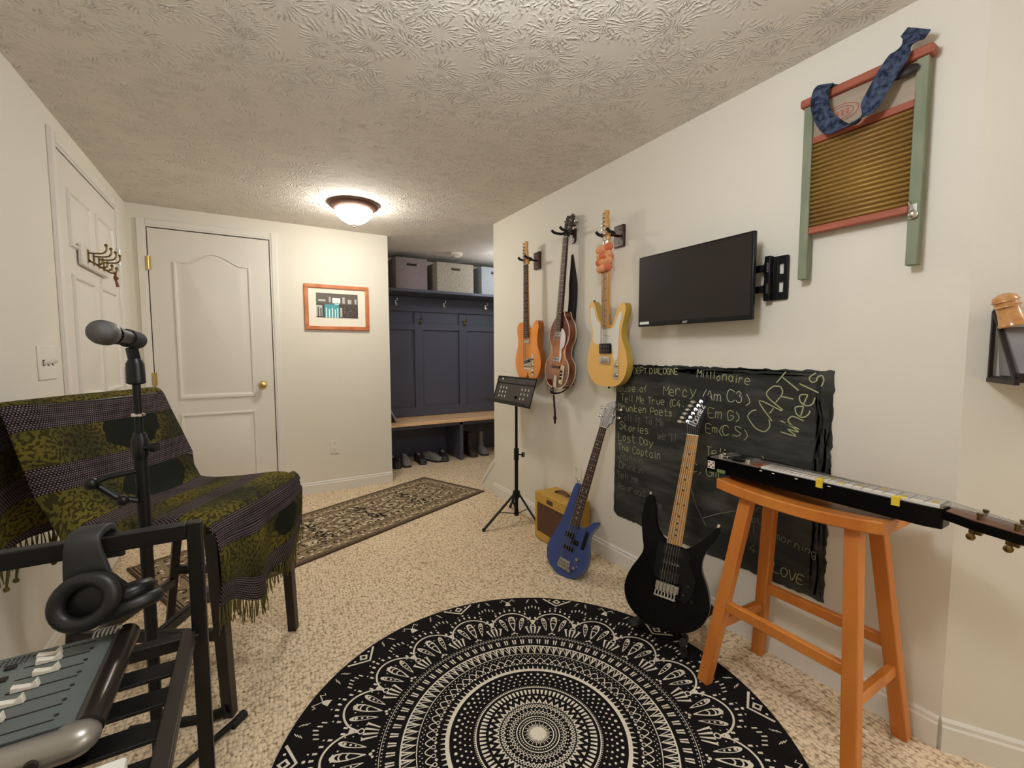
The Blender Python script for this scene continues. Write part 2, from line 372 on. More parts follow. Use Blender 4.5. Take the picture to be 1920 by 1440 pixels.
panel(top, pdB, d1); panel([(x0, .2), (x1, .2), (x1, .725), (x0, .725)], pdB, d1)
for z in (1.78, .98, .25):
    mb = MB(); mb.b2((-.585, D-.018, z-.045), (-.558, D-.008, z+.045)); mb.cyl((-.572, D-.02, z-.047), (-.572, D-.02, z+.047), .006)
    mb.build('hinge', m_brass, d1)
kn = MB(); kn.lathe([(.028, 0), (.03, .004), (.026, .009), (.011, .012), (.010, .03), (.02, .036), (.027, .045), (.028, .055), (.022, .064), (.008, .067)], 20, 0, T(.085, D-DOFF, .917) @ RX(pi/2)); kn.build('door_knob', m_brass, d1)
struct('door_gap_back', MB().b2((-.577, D-.002, 0), (.167, D-.0005, 2.027)), m_gap)['kind'] = 'structure'
casing('trim_2', -.577, .167, 2.027, pB)

# door in the left wall: six panels
pL = lambda y, d, z: (LX+d, y, z)
pdL = lambda y, d, z: (LX+DOFF+d+.0005, y, z)
d2 = struct('door_2', MB().b2((LX+.001, 2.66, .012), (LX+DOFF, 3.63, 2.03)), m_door)
for a, b in ((2.76, 3.10), (3.19, 3.53)):
    for z0_, z1_ in ((.2, .82), (.95, 1.52), (1.64, 1.90)):
        panel([(b, z0_), (a, z0_), (a, z1_), (b, z1_)], pdL, d2)
for z in (1.75, 1.03):
    mb = MB(); mb.b2((LX+.008, 3.62, z-.045), (LX+.016, 3.648, z+.045)); mb.cyl((LX+.018, 3.634, z-.047), (LX+.018, 3.634, z+.047), .006); mb.build('hinge', m_chrome, d2)
struct('door_gap_left', MB().b2((LX+.0005, 2.654, 0), (LX+.002, 3.636, 2.037)), m_gap)
casing('trim_3', 2.654, 3.636, 2.037, pL, .058)

# ------------------------------------------------------------------ ceiling lights, smoke detector
m_pan = mat('bronze_pan', (92, 62, 48), .45, .4)
def ceiling_light(x, y, label, power, colr, r=.165):
    t = thing('ceiling_light', label, 'ceiling light', (x, y, H))
    MB().lathe([(r, H), (r, H-.010), (r*.96, H-.020), (r*.80, H-.036), (r*.74, H-.042), (r*.70, H-.040)], 40, 0, T(x, y, 0)).build('pan', m_pan, t)
    gl = mat('lit_alabaster_glass', (255, 246, 226), .4, emit=(colr, power))
    MB().lathe([(r*.72, H-.040), (r*.74, H-.052), (r*.68, H-.078), (r*.50, H-.106), (r*.28, H-.126), (r*.08, H-.136), (.001, H-.137)], 40, 0, T(x, y, 0), cap=False).build('glass_bowl', gl, t, angle=60)
    MB().lathe([(.011, H-.134), (.012, H-.139), (.006, H-.144), (.008, H-.150), (.002, H-.157)], 14, 0, T(x, y, 0)).build('finial', m_pan, t)
    return t
def globe_light(x, y, drop, label, power, colr, r=.11):
    t = thing('globe_light', label, 'pendant light', (x, y, H))
    MB().lathe([(.06, H), (.06, H-.012), (.03, H-.03)], 28, 0, T(x, y, 0)).build('canopy', m_pan, t)
    MB().cyl((x, y, H-.02), (x, y, H-drop+r*.9), .008, 12).build('stem', m_pan, t)
    MB().lathe([(.04, H-drop+r*1.12), (.045, H-drop+r*1.0), (.045, H-drop+r*.88)], 24, 0, T(x, y, 0)).build('socket_cap', m_pan, t)
    gl = mat('lit_opal_globe', (255, 246, 230), .4, emit=(colr, power))
    MB().ball((x, y, H-drop), r, 28).build('glass_globe', gl, t)
ceiling_light(.655, 3.244, 'lit glass bowl ceiling light with bronze rim in front of the passage', LAMP_FAR, LAMP_COL)
globe_light(.42, .62, .21, 'lit globe light hanging over the round rug', LAMP_NEAR, LAMP_NEAR_COL)
globe_light(2.5, -1.42, .30, 'added fill globe at the unseen near end of the room', FILL_REAR, LAMP_NEAR_COL)  # unseen globe added as fill to brighten left wall, back wall and ceiling
globe_light(2.46, 4.0, .22, 'lit globe light hidden round the corner in the passage', LAMP_PASSAGE, (.95, 1.0, 1.06), .09)
t = thing('smoke_detector', 'round white smoke detector on the passage ceiling above the bins', 'smoke detector', (1.867, 4.29, H))
MB().lathe([(.062, H), (.062, H-.018), (.05, H-.03), (.02, H-.034)], 28, 0, T(1.867, 4.29, 0)).build('housing', m_pwhite, t)
MB().lathe([(.028, H-.032), (.027, H-.042), (.01, H-.045)], 20, 0, T(1.867, 4.29, 0)).build('sensor_cap', m_pwhite, t)

# ------------------------------------------------------------------ switch, outlets, picture, hook rack
t = thing('light_switch', 'white triple light switch plate on the left wall beside the door', 'light switch', (LX, 2.43, 1.13))
MB().b2((LX, 2.335, 1.06), (LX+.006, 2.51, 1.19)).build('cover_plate', m_pwhite, t, bevel=.002)
for y in (2.377, 2.423, 2.469):
    MB().bar((LX+.004, y, 1.12), (LX+.022, y, 1.135), .011, .012).build('toggle', m_pwhite, t, bevel=.001)
    MB().b2((LX+.0055, y-.009, 1.113), (LX+.0068, y+.009, 1.137)).build('slot', m_gap, t)
def outlet(M, label):
    t = thing('wall_outlet', label, 'outlet', M)
    mb = MB(M); mb.box((0, 0, .003), (.072, .115, .006)); mb.build('cover_plate', m_pwhite, t, bevel=.002)
    for s in (-1, 1):
        mb = MB(M); mb.prism(circ(0, s*.027, .0165, 20), .0055, .0072); mb.build('socket', m_pwhite, t)
        mb = MB(M)
        for x in (-.006, .006): mb.box((x, s*.027+.004, .0075), (.0025, .009, .001))
        mb.prism(circ(0, s*.027-.007, .0026, 8), .007, .008); mb.build('slots', m_gap, t)
outlet(frame((.595, D, .375), (0, 0, 1), (0, -1, 0)), 'white wall outlet low on the back wall below the picture')
outlet(frame((W, 2.115, .418), (0, 0, 1), (-1, 0, 0)), 'white wall outlet low on the right wall above the amplifier')

m_frame = wood_mat('orange_oak_frame', (206, 128, 78), (184, 102, 58), .4, 14., (1, 1, 1))
px0, px1, pz0, pz1 = .397, .900, 1.35, 1.716
t = thing('framed_picture', 'orange wood framed picture of a dark and turquoise scene on the back wall', 'picture', (.65, D, 1.35))
mb = MB(); fwid = .03
for a, b in (((px0, pz0), (px1, pz0+fwid)), ((px0, pz1-fwid), (px1, pz1)), ((px0, pz0+fwid), (px0+fwid, pz1-fwid)), ((px1-fwid, pz0+fwid), (px1, pz1-fwid))):
    mb.b2((a[0], D-.022, a[1]), (b[0], D, b[1]))
mb.build('frame', m_frame, t, bevel=.004)
MB().b2((px0+fwid, D-.010, pz0+fwid), (px1-fwid, D-.002, pz1-fwid)).build('mat_board', mat('cream_mat_board', (236, 230, 214), .8), t)
ix0, ix1, iz0, iz1 = .485, .81, 1.45, 1.648
mb = MB(); mb.b2((ix0, D-.0115, iz0), (ix1, D-.0095, iz1), 0)
def pq(x0_, z0_, x1_, z1_, mi, k=1):
    e = D-.012-k*.0002
    mb.add([(ix0+(ix1-ix0)*x, e, iz0+(iz1-iz0)*z) for x, z in ((x0_, z0_), (x1_, z0_), (x1_, z1_), (x0_, z1_))], [(0, 1, 2, 3)], mi)
pq(0, .56, 1, 1, 1); pq(.19, 0, .53, .55, 2); pq(0, .05, .14, .5, 4)
for i, x in enumerate((.22, .29, .36, .43, .49)): pq(x, .0, x+.025, .4-.05*(i % 2), 3, 2)
pq(.38, .6, .57, .82, 3, 2); pq(.43, .55, .54, .62, 3, 2); pq(.05, .66, .22, .74, 4, 2); pq(.30, .64, .34, .85, 4, 2); pq(.62, .6, .68, .86, 4, 2); pq(.75, .6, .84, .78, 4, 2); pq(.92, .6, .97, .8, 4, 2)
pq(.56, .04, .61, .42, 4, 2); pq(.03, .05, .06, .42, 0, 2); pq(.09, .05, .12, .38, 0, 2); pq(.15, 0, .19, .5, 5, 2)
for i in range(40):
    x, z = .64+RND.random()*.34, .03+RND.random()*.46; pq(x, z, x+.012, z+.016, RND.choice((1, 4)), 2)
mb.build('print', [mat('print_dark', (74, 62, 54), .4), mat('print_brown', (98, 88, 78), .4), mat('print_teal', (74, 156, 166), .4), mat('print_pale', (226, 240, 240), .4), mat('print_grey', (186, 184, 178), .4), mat('print_blue', (38, 62, 76), .4)], t, smooth=False)

t = thing('hook_rack', 'brass coat hooks on a white panel hung on the left door', 'coat hooks', (LX+.01, 3.07, 1.62))
MB().b2((LX+.012, 2.85, 1.575), (LX+.03, 3.30, 1.675)).build('back_board', m_door, t, bevel=.006)
for i, y in enumerate((2.93, 3.02, 3.11, 3.20)):
    mb = MB(); X = LX+.03
    mb.tube(spline([(X, y, 1.645), (X+.03, y, 1.645), (X+.058, y, 1.650), (X+.070, y, 1.668), (X+.069, y, 1.684)], 5, False), .004, 8); mb.ball((X+.069, y, 1.688), .0075, 10)
    mb.tube(spline([(X, y, 1.615), (X+.015, y, 1.60), (X+.035, y, 1.592), (X+.05, y, 1.60), (X+.052, y, 1.615)], 5, False), .0042, 8); mb.ball((X+.052, y, 1.618), .008, 10)
    mb.b2((X, y-.008, 1.60), (X+.004, y+.008, 1.66)); mb.build('hook', m_abrass, t)
mb = MB(); mb.b2((LX+.009, 3.60, 1.66), (LX+.012, 3.63, 1.80)); mb.build('door_strap', m_chrome, t)
mb = MB(); mb.tube(spline([(LX+.07, 3.24, 1.60), (LX+.065, 3.245, 1.575), (LX+.07, 3.24, 1.555)], 5, False), .006, 8); mb.ball((LX+.07, 3.24, 1.572), .012, 10); mb.tube([(LX+.07, 3.24, 1.56), (LX+.075, 3.245, 1.525)], [.005, .008], 8)
tag(mb.build('key_fob', mat('copper_brown', (120, 66, 34), .5)), 'small copper brown fob dangling from the end of the coat hooks', 'fob')

# ------------------------------------------------------------------ mudroom bench at the end of the passage
t = thing('hall_tree', 'dark slate built-in hall bench with wood seat, hooks and shelf', 'hall tree', (1.95, 4.6, 0))
bx0, bx1, by0, by1 = 1.085, 2.85, 4.40, 4.835
MB().b2((bx0, by1-.03, .46), (bx1, by1, 1.79)).build('back_panel', m_navy, t)
mb = MB()
for x in (1.115, 1.62, 2.15, 2.66): mb.b2((x-.045, by1-.0508, .457), (x+.045, by1-.03, 1.60))
mb.b2((bx0, by1-.05, .46), (bx1, by1-.03, .56)); mb.b2((bx0, by1-.0495, 1.41), (bx1, by1-.03, 1.48)); mb.build('stile_frame', m_navy, t, bevel=.003)
MB().b2((bx0, by1-.055, 1.61), (bx1, by1-.03, 1.77)).build('hook_rail', m_navy, t, bevel=.003)
MB().b2((bx0, 4.42, 1.772), (bx1, by1, 1.80)).build('top_shelf', m_navy, t, bevel=.003)
MB().b2((bx0, 4.34, .425), (bx1, by1, .455)).build('seat_board', m_bench, t, bevel=.004)
MB().b2((bx0, by0, .385), (bx1, by0+.02, .425)).build('apron', m_navy, t)
MB().b2((bx0, by1-.03, 0), (bx1, by1, .425)).build('cubby_back', m_navy, t)
for x in (1.10, 1.95, 2.83): MB().b2((x-.018, by0, 0), (x+.018, by1-.03, .425)).build('divider', m_navy, t)
for (x, z, mm_) in ((1.37, 1.69, m_chrome), (1.915, 1.69, m_chrome), (2.44, 1.69, m_chrome), (1.635, 1.505, m_abrass), (2.17, 1.505, m_abrass)):
    y = by1-.055 if z > 1.6 else by1-.05
    mb = MB(); mb.b2((x-.009, y-.005, z-.03), (x+.009, y, z+.03))
    mb.tube(spline([(x, y, z+.015), (x, y-.03, z+.015), (x, y-.055, z+.022), (x, y-.06, z+.042)], 5, False), .005, 8); mb.ball((x, y-.06, z+.044), .010, 10)
    mb.tube(spline([(x, y, z-.015), (x, y-.02, z-.03), (x, y-.035, z-.028), (x, y-.038, z-.012)], 5, False), .005, 8); mb.ball((x, y-.038, z-.01), .009, 10); mb.build('coat_hook', mm_, t)
def fabric_bin(x0_, x1_, y0_, z, h, m, label, dp=.30):
    t = thing('storage_bin', label, 'storage bin', ((x0_+x1_)/2, y0_+dp/2, z), 'fabric bins on the shelf over the hall bench')
    hx = (x0_+x1_)/2; zz = z+h*.80; hw, hh = .052, .014
    mb = MB(); O = [(x0_, z), (x1_, z), (x1_, z+h), (x0_, z+h)]; I = [(hx-hw, zz-hh), (hx+hw, zz-hh), (hx+hw, zz+hh), (hx-hw, zz+hh)]
    for y in (y0_, y0_+.006):
        mb.add([(p[0], y, p[1]) for p in O+I], [(i, (i+1) % 4, 4+(i+1) % 4, 4+i) for i in range(4)])
    mb.add([(p[0], y, p[1]) for y in (y0_, y0_+.006) for p in I], [(i, (i+1) % 4, 4+(i+1) % 4, 4+i) for i in range(4)])
    mb.add([(p[0], y, p[1]) for y in (y0_, y0_+.006) for p in O], [(i, (i+1) % 4, 4+(i+1) % 4, 4+i) for i in range(4)])
    mb.b2((x0_, y0_+.006, z), (x0_+.006, y0_+dp, z+h)); mb.b2((x1_-.006, y0_+.006, z), (x1_, y0_+dp, z+h)); mb.b2((x0_, y0_+dp-.006, z), (x1_, y0_+dp, z+h)); mb.b2((x0_, y0_+.006, z), (x1_, y0_+dp, z+.006))
    mb.build('bin_body', m, t, smooth=False)
    fr_ = MB()
    for q in ((hx-hw-.004, hx+hw+.004, zz+hh, zz+hh+.004), (hx-hw-.004, hx+hw+.004, zz-hh-.004, zz-hh)): fr_.b2((q[0], y0_-.002, q[2]), (q[1], y0_+.006, q[3]))
    fr_.build('handle_hole_trim', m, t)
def fab(n, c, c2): return mat(n, c, .9, spec=.1, noise=(60., c2, (1, 1, 1), .4, .65), bump=(260, .3))
fabric_bin(1.29, 1.615, 4.47, 1.80, .315, fab('mauve_grey_fabric', (142, 130, 132), (132, 120, 122)), 'mauve grey fabric bin, leftmost on the shelf over the hall bench')
fabric_bin(1.72, 2.135, 4.46, 1.80, .305, fab('oatmeal_fabric', (176, 168, 156), (152, 142, 128)), 'oatmeal fabric bin in the middle of the shelf over the hall bench')
fabric_bin(2.24, 2.58, 4.47, 1.80, .305, fab('pale_blue_grey_fabric', (158, 162, 166), (148, 152, 158)), 'pale blue grey fabric bin at the right end of the shelf, cut by the wall')

def shoe(x, y, rz, label, m, m2, group, sc=1., boot=0.):
    t = thing('boot' if boot else 'shoe', label, 'boot' if boot else 'shoe', (x, y, 0), group)
    Mx = T(x, y, 0) @ RZ(rz) @ Matrix.Scale(sc, 4)
    sole = xy(spline([(-.035, -.12), (.03, -.125), (.042, -.05), (.032, .05), (.03, .12), (0, .14), (-.03, .12), (-.033, .04), (-.046, -.05)], 5))
    MB(Mx).prism(sole, 0, .022).build('sole', m2, t, bevel=.004)
    mb = MB(Mx); rows = [(.0215, 1., -.0), (.05, .96, 0.), (.075, .75, .035), (.095, .55, .07)] + ([(.16, .5, .08), (.16+boot, .52, .085)] if boot else [])
    n = len(sole); vs = []
    for z, k, sh in rows: vs += [(p[0]*(k*.9+.1), (p[1]-.13)*k+.13+ (0 if k > .9 else 0), z) for p in sole]
    mb.add(vs, [(i*n+j, i*n+(j+1) % n, (i+1)*n+(j+1) % n, (i+1)*n+j) for i in range(len(rows)-1) for j in range(n)]); mb.build('upper', m, t, angle=60)
    mb = MB(Mx)
    for k in range(3): mb.tube([(-.018, .0+.03*k, .078+.008*k), (0, .005+.03*k, .084+.008*k), (.018, .0+.03*k, .078+.008*k)], .003, 6)
    mb.build('laces', m_pwhite if not boot else m2, t)
ms1 = mat('dark_shoe_leather', (34, 32, 34), .5); ms2 = mat('grey_shoe_mesh', (120, 118, 116), .8); ms3 = mat('brown_boot_leather', (58, 42, 34), .6); mso = mat('shoe_sole', (60, 58, 56), .7)
g = 'shoes in the bench cubbies'
shoe(1.24, 4.50, .1, 'leftmost dark shoe in the left bench cubby', ms1, mso, g); shoe(1.36, 4.50, -.1, 'grey shoe with pale toe in the left bench cubby', ms2, mso, g)
shoe(1.52, 4.51, .05, 'black low shoe in the middle of the left bench cubby', ms1, mso, g, .9); shoe(1.66, 4.52, .5, 'grey sandal like shoe near the bench divider', ms2, ms1, g, .95); shoe(1.78, 4.51, -.15, 'black shoe beside the bench divider', ms1, mso, g, .95)
shoe(2.12, 4.55, .05, 'tall brown boot, left one in the right bench cubby', ms3, mso, 'boots in the right cubby', 1., .10); shoe(2.27, 4.56, -.05, 'tall grey boot, right one in the right bench cubby', ms2, mso, 'boots in the right cubby', 1., .10)
mb = MB(); mb.prism(xy(spline([(0, 0), (.16, 0), (.15, .05), (.09, .14), (.03, .19), (0, .18)], 6)), -.1, .1, 0, T(1.10, 4.57, .456) @ RX(pi/2)); 
tb = mb.build('shoulder_bag', mat('dark_bag_fabric', (44, 38, 38), .8)); tag(tb, 'dark bag slumped at the left end of the bench seat', 'bag')
mb = MB(); mb.tube(spline([(1.12, 4.46, .65), (1.19, 4.455, .6), (1.26, 4.45, .47)], 6, False), .008, 8, 0); mb.build('strap', mat('pale_strap', (170, 160, 156), .7), tb)
# ------------------------------------------------------------------ guitars (local: x across, y along the neck, z out of the face)
m_knob = mat('chrome_knob', (206, 204, 200), .22, 1.)
m_inlay = mat('black_inlay', (28, 24, 22), .5); m_inlay_w = mat('pearl_inlay', (222, 216, 204), .4)
m_nut = mat('bone_nut', (226, 216, 194), .5)
def guitar(M, name, label, cat, body, thick, mbody, yend, ynut, wend, wnut, head, mhead, mfb, mneck, tuners, nstr, bridge_y,
           nfret=21, bev=.006, seg=3, mside=None, inlay=0, htilt=0., zf=.012, tun_r=.0065, mtun=None, sw=.0007, heel=None):
    t = thing(name, label, cat, M); Mb = M
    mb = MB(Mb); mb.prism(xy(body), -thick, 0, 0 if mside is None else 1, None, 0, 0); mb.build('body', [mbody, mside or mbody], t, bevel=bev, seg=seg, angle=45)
    # neck
    yb = heel if heel is not None else max(p[1] for p in body)*.82
    mb = MB(Mb); n = 9; vs = []; ks = [yb, yb+.03, (yb+ynut)/2, ynut-.02, ynut]; ds = [.024, .02, .018, .016, .014]
    for y, d in zip(ks, ds):
        w = wend+(wnut-wend)*(y-yend)/(ynut-yend)
        vs += [(w/2*cos(pi+pi*j/(n-1)), y, zf-.005+d*sin(pi+pi*j/(n-1))) for j in range(n)]
    k = len(ks); mb.add(vs, [(i*n+j, (i+1)*n+j, (i+1)*n+j+1, i*n+j+1) for i in range(k-1) for j in range(n-1)] + [(i*n, i*n+n-1, (i+1)*n+n-1, (i+1)*n) for i in range(k-1)] + [tuple(range(n)), tuple((k-1)*n+j for j in range(n))[::-1]])
    nk = mb.build('neck', mneck, t, angle=60)
    # fretboard
    mb = MB(Mb); mb.add([(-wend/2, yend, zf-.006), (wend/2, yend, zf-.006), (wnut/2, ynut, zf-.006), (-wnut/2, ynut, zf-.006), (-wend/2+.001, yend, zf), (wend/2-.001, yend, zf), (wnut/2-.001, ynut, zf), (-wnut/2+.001, ynut, zf)],
        [(3, 2, 1, 0), (4, 5, 6, 7), (0, 1, 5, 4), (1, 2, 6, 5), (2, 3, 7, 6), (3, 0, 4, 7)])
    sc = (ynut-bridge_y); fy = [ynut-sc*(1-2**(-i/12)) for i in range(nfret+1)]
    fm = (ynut-yend-.004)/(ynut-fy[-1]); fy = [ynut-(ynut-y)*fm for y in fy]
    for y in fy[1:]:
        w = wend+(wnut-wend)*(y-yend)/(ynut-yend); mb.box((0, y, zf+.0004), (w-.002, .0026, .0016), 1)
    dot = lambda x, y, r: mb.prism(circ(x, y, r, 10), zf-.001, zf+.0005, 2)
    for i in (3, 5, 7, 9, 12, 15, 17, 19, 21):
        if i <= nfret:
            y = (fy[i]+fy[i-1])/2
            if inlay == 3: mb.box((0, y, zf), (wnut*.55, .008, .0008), 2)
            elif i == 12: dot(-.012, y, .0038); dot(.012, y, .0038)
            else: dot(0, y, .0038)
    fb = mb.build('fretboard', [mfb, m_fret, m_inlay_w if inlay in (1, 3) else m_inlay], t)
    MB(Mb).box((0, ynut+.002, zf+.001), (wnut+.001, .004, .006)).build('nut', m_nut, t)
    # headstock
    Mh = Mb @ T(0, ynut+.004, zf-.012) @ RX(-htilt)
    mb = MB(Mh); mb.prism(head, -.007, .007); hd = mb.build('headstock', mhead, t, bevel=.0015)
    for (x, y, side) in tuners:
        mb = MB(Mh); mb.cyl((x, y, .006), (x, y, .022), tun_r*.62, 10); mb.cyl((x, y, .007), (x, y, .009), tun_r, 12)
        mb.box((x, y, -.012), (.016, .018, .011)); mb.cyl((x, y, -.012), (x+side*.025, y, -.012), .0025, 8)
        mb.ball((x+side*.034, y, -.012), .011, 10, 0, (1., .75, .45)); mb.build('tuner', mtun or m_chrome, t)
    for i in range(nstr):
        f = i/(nstr-1)-.5; tx, ty, _ = tuners[i]
        a = Mb @ V((f*(wend*.86), bridge_y, zf+.006)); b = Mb @ V((f*(wnut*.8), ynut, zf+.004)); c = Mh @ V((tx, ty, .016))
        mb = MB(); mb.tube([a, b, c], sw*(1.35-f*.7), 5); mb.build('string', m_string, t)
    return t, Mb
def plate(t, M, poly, z0, z1, name, m, bev=.0008): return MB(M).prism(poly, z0, z1).build(name, m, t, bevel=bev)
def knob(t, M, x, y, z=0, r=.009, h=.018, m=None): MB(M).lathe([(r*1.05, z), (r, z+h*.8), (r*.8, z+h)], 16, 0, T(x, y, 0)).build('knob', m or m_knob, t)
def pickup(t, M, x, y, w, h, z, m, mp=None, poles=6, rot=0., rows=1):
    Mp = M @ T(x, y, 0) @ RZ(rot); mb = MB(Mp); mb.box((0, 0, z/2), (w, h, z), 0)
    for r_ in range(rows):
        for i in range(poles): mb.prism(circ((i/(poles-1)-.5)*w*.72, (r_-(rows-1)/2)*h*.45, .0024, 8), z-.001, z+.0012, 1)
    mb.build('pickup', [m, mp or m_chrome], t, bevel=.002)
def mirror(L): return L + [(-x, y) for x, y in L[::-1] if abs(x) > 1e-6]

tele_head = xy(spline([(-.021, 0), (-.026, .018), (-.030, .045), (-.029, .085), (-.027, .125), (-.020, .146), (-.004, .152), (.008, .143), (.010, .128), (.004, .118), (.006, .105), (.012, .07), (.016, .035), (.021, .012), (.021, 0)], 4))
tele_tun = [(-.018, .03+.021*i, -1) for i in range(6)]
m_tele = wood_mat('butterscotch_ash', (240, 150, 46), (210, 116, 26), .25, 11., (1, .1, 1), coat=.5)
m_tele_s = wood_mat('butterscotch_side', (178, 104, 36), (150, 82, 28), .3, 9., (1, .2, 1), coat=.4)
tele_body = [(0, 0), (.075, .006), (.128, .04), (.157, .105), (.150, .17), (.124, .225), (.118, .275), (.128, .325), (.136, .36), (.122, .392), (.090, .388), (.066, .362), (.05, .345), (.028, .345), (.024, .352), (-.024, .352), (-.03, .375), (-.06, .392), (-.10, .39), (-.128, .365), (-.130, .325), (-.120, .275), (-.126, .225), (-.150, .17), (-.157, .105), (-.128, .04), (-.075, .006)]
XF = 1.612
t, M = guitar(frame((XF, 2.537, .972), (0, .012, 1), (-1, 0, 0)), 'electric_guitar', 'honey brown single cutaway electric guitar, leftmost of the three hung on the wall', 'guitar',
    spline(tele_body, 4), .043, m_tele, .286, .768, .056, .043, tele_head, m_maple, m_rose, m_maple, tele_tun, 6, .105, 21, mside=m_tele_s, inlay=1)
plate(t, M, [(-.042, .075), (.042, .075), (.044, .155), (-.044, .135)], 0, .003, 'bridge_plate', m_chrome)
pickup(t, M, 0, .128, .068, .018, .008, m_bplas, None, 6, .18); pickup(t, M, 0, .262, .06, .022, .009, m_chrome, None, 2)
mb = MB(M)
for i in range(3): mb.cyl((-.036+.025*i, .095, .008), (-.016+.025*i, .095, .008), .006, 10)
mb.build('saddle', m_brass, t)
plate(t, M, xy(spline([(.052, .035), (.062, .032), (.072, .04), (.072, .165), (.062, .175), (.052, .165)], 4)), 0, .002, 'control_plate', m_chrome)
knob(t, M, .062, .06); knob(t, M, .062, .10); MB(M).bar((.062, .14, .002), (.064, .146, .02), .005, .005).build('switch', m_bplas, t)
mb = MB(M); mb.prism(xy(spline([(-.03, .002), (-.012, .03), (0, .06), (.012, .03), (.03, .002)], 4, True)), -.0005, .0006); mb.build('wood_figure', mat('dark_grain_wood', (140, 74, 26), .3), t)
MB(M).cyl((0, -.012, -.022), (0, .002, -.022), .007, 10).build('strap_button', m_chrome, t)

# violin bass
m_sun = mat('sunburst_lacquer', (190, 96, 30), .16, coat=.8); nt = m_sun.node_tree
tc = node(nt, 'ShaderNodeTexCoord'); mp = node(nt, 'ShaderNodeMapping'); mp.inputs['Location'].default_value = (-.5, -.46, 0); gr = node(nt, 'ShaderNodeTexGradient', gradient_type='QUADRATIC_SPHERE')
mp.inputs['Location'].default_value = (0, -1.05, 0); mp.inputs['Scale'].default_value = (6., 5.2, 0.)
rp = node(nt, 'ShaderNodeValToRGB'); e = rp.color_ramp.elements; e[0].position = .0; e[0].color = lin((96, 34, 16)); e[1].position = .5; e[1].color = lin((214, 120, 40))
nt.links.new(tc.outputs['Object'], mp.inputs[0]); nt.links.new(mp.outputs[0], gr.inputs[0]); nt.links.new(gr.outputs[0], rp.inputs[0]); nt.links.new(rp.outputs[0], nt.nodes['Principled BSDF'].inputs['Base Color'])
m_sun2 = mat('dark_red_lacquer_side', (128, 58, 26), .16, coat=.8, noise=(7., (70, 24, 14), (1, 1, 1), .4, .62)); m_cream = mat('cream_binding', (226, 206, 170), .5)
vb = mirror([(0, 0), (.06, .006), (.108, .032), (.134, .078), (.138, .12), (.124, .158), (.098, .182), (.083, .206), (.080, .235), (.088, .262), (.106, .288), (.113, .325), (.104, .365), (.08, .402), (.05, .432), (.03, .462)])
vhead = [(-.021, 0), (-.030, .03), (-.036, .075), (-.040, .118), (-.026, .132), (-.008, .122), (0, .126), (.008, .122), (.026, .132), (.040, .118), (.036, .075), (.030, .03), (.021, 0)]
vt = [(-.026, .05, -1), (-.028, .092, -1), (.028, .092, 1), (.026, .05, 1)]
Mv = frame((1.605, 2.215, .945), (.05, -.058, 1), (-1, .10, 0))
m_blackwood = mat('black_lacquer', (24, 18, 16), .25, coat=.5)
vbp = spline([(x, y) for x, y in vb], 4)
t, M = guitar(Mv, 'bass_guitar', 'sunburst violin shaped bass guitar hung in the middle of the three', 'guitar', vbp, .048, m_sun, .345, .895, .052, .041, vhead, m_blackwood, m_rose, m_dwood, vt, 4, .12, 22, bev=.008, mside=m_sun2, inlay=1, htilt=.12, sw=.0011, heel=.40)
for z in (-.0005, -.0475):
    mb = MB(M); mb.tube([(p[0], p[1], z) for p in vbp], .0025, 6, 0, closed=True); mb.build('binding', m_cream, t)
pgv = xy(spline([(.03, .34), (.045, .36), (.075, .335), (.085, .30), (.075, .255), (.05, .235), (.055, .20), (.045, .16), (.032, .165), (.03, .25)], 5))
plate(t, M, pgv, .004, .007, 'pickguard', mat('pearl_pickguard', (226, 218, 222), .2, coat=.4))
pickup(t, M, 0, .325, .062, .028, .013, m_chrome, m_bplas, 4); pickup(t, M, 0, .175, .062, .03, .013, m_chrome, m_bplas, 4)
MB(M).box((0, .128, .007), (.088, .014, .014)).build('bridge', m_dwood, t, bevel=.002)
plate(t, M, [(-.02, .005), (.02, .005), (.014, .075), (-.014, .075)], .001, .004, 'tailpiece', m_chrome)
cpM = M @ T(.070, .085, 0) @ RZ(-.12)
mb = MB(cpM); mb.box((0, 0, .0025), (.034, .112, .005)); cpl = mb.build('control_panel', m_cream, t, bevel=.001)
for i in range(5): MB(cpM).lathe([(.008, .004), (.007, .014), (.004, .016)], 12, 0, T(0, -.042+.021*i, 0)).build('knob', m_bplas if i in (1, 2, 3) else m_cream, cpl)
# its strap: hangs down from the tail and loops up behind the neck
Pm = lambda x, y, z: M @ V((x, y, z))
m_strap = mat('black_strap_webbing', (22, 20, 20), .8)
mb = MB(); mb.ribbon(spline([Pm(.020, .80, -.035), Pm(.026, .70, -.045), Pm(.036, .60, -.050), Pm(.040, .52, -.052), Pm(.034, .40, -.055)], 6, False), [.012+.042*min(1, i/10) for i in range(25)], (-.85, -.5, 0))
mb.ribbon([Pm(.034, .41, -.055), Pm(.07, .2, -.057), Pm(.10, .03, -.057)], .03, (-1, 0, 0))
mb.ribbon(spline([Pm(.10, .03, -.056), Pm(.04, -.02, -.03), Pm(-.01, -.035, .0), Pm(-.03, -.02, .012), Pm(-.01, -.002, .012), Pm(.004, -.03, .01), Pm(.0, -.06, .004)], 8, False), .016, (-.6, .4, .6))
mb.ribbon([Pm(.0, -.05, .004), (1.62, 2.235, .78), (1.62, 2.235, .72)], .012, (-.8, -.6, 0)); mb.ribbon([(1.62, 2.235, .765), (1.62, 2.235, .745)], .02, (-.8, -.6, 0))
tag(mb.build('guitar_strap', m_strap, None, solid=.003), 'black webbing strap dangling from the violin shaped bass', 'strap')

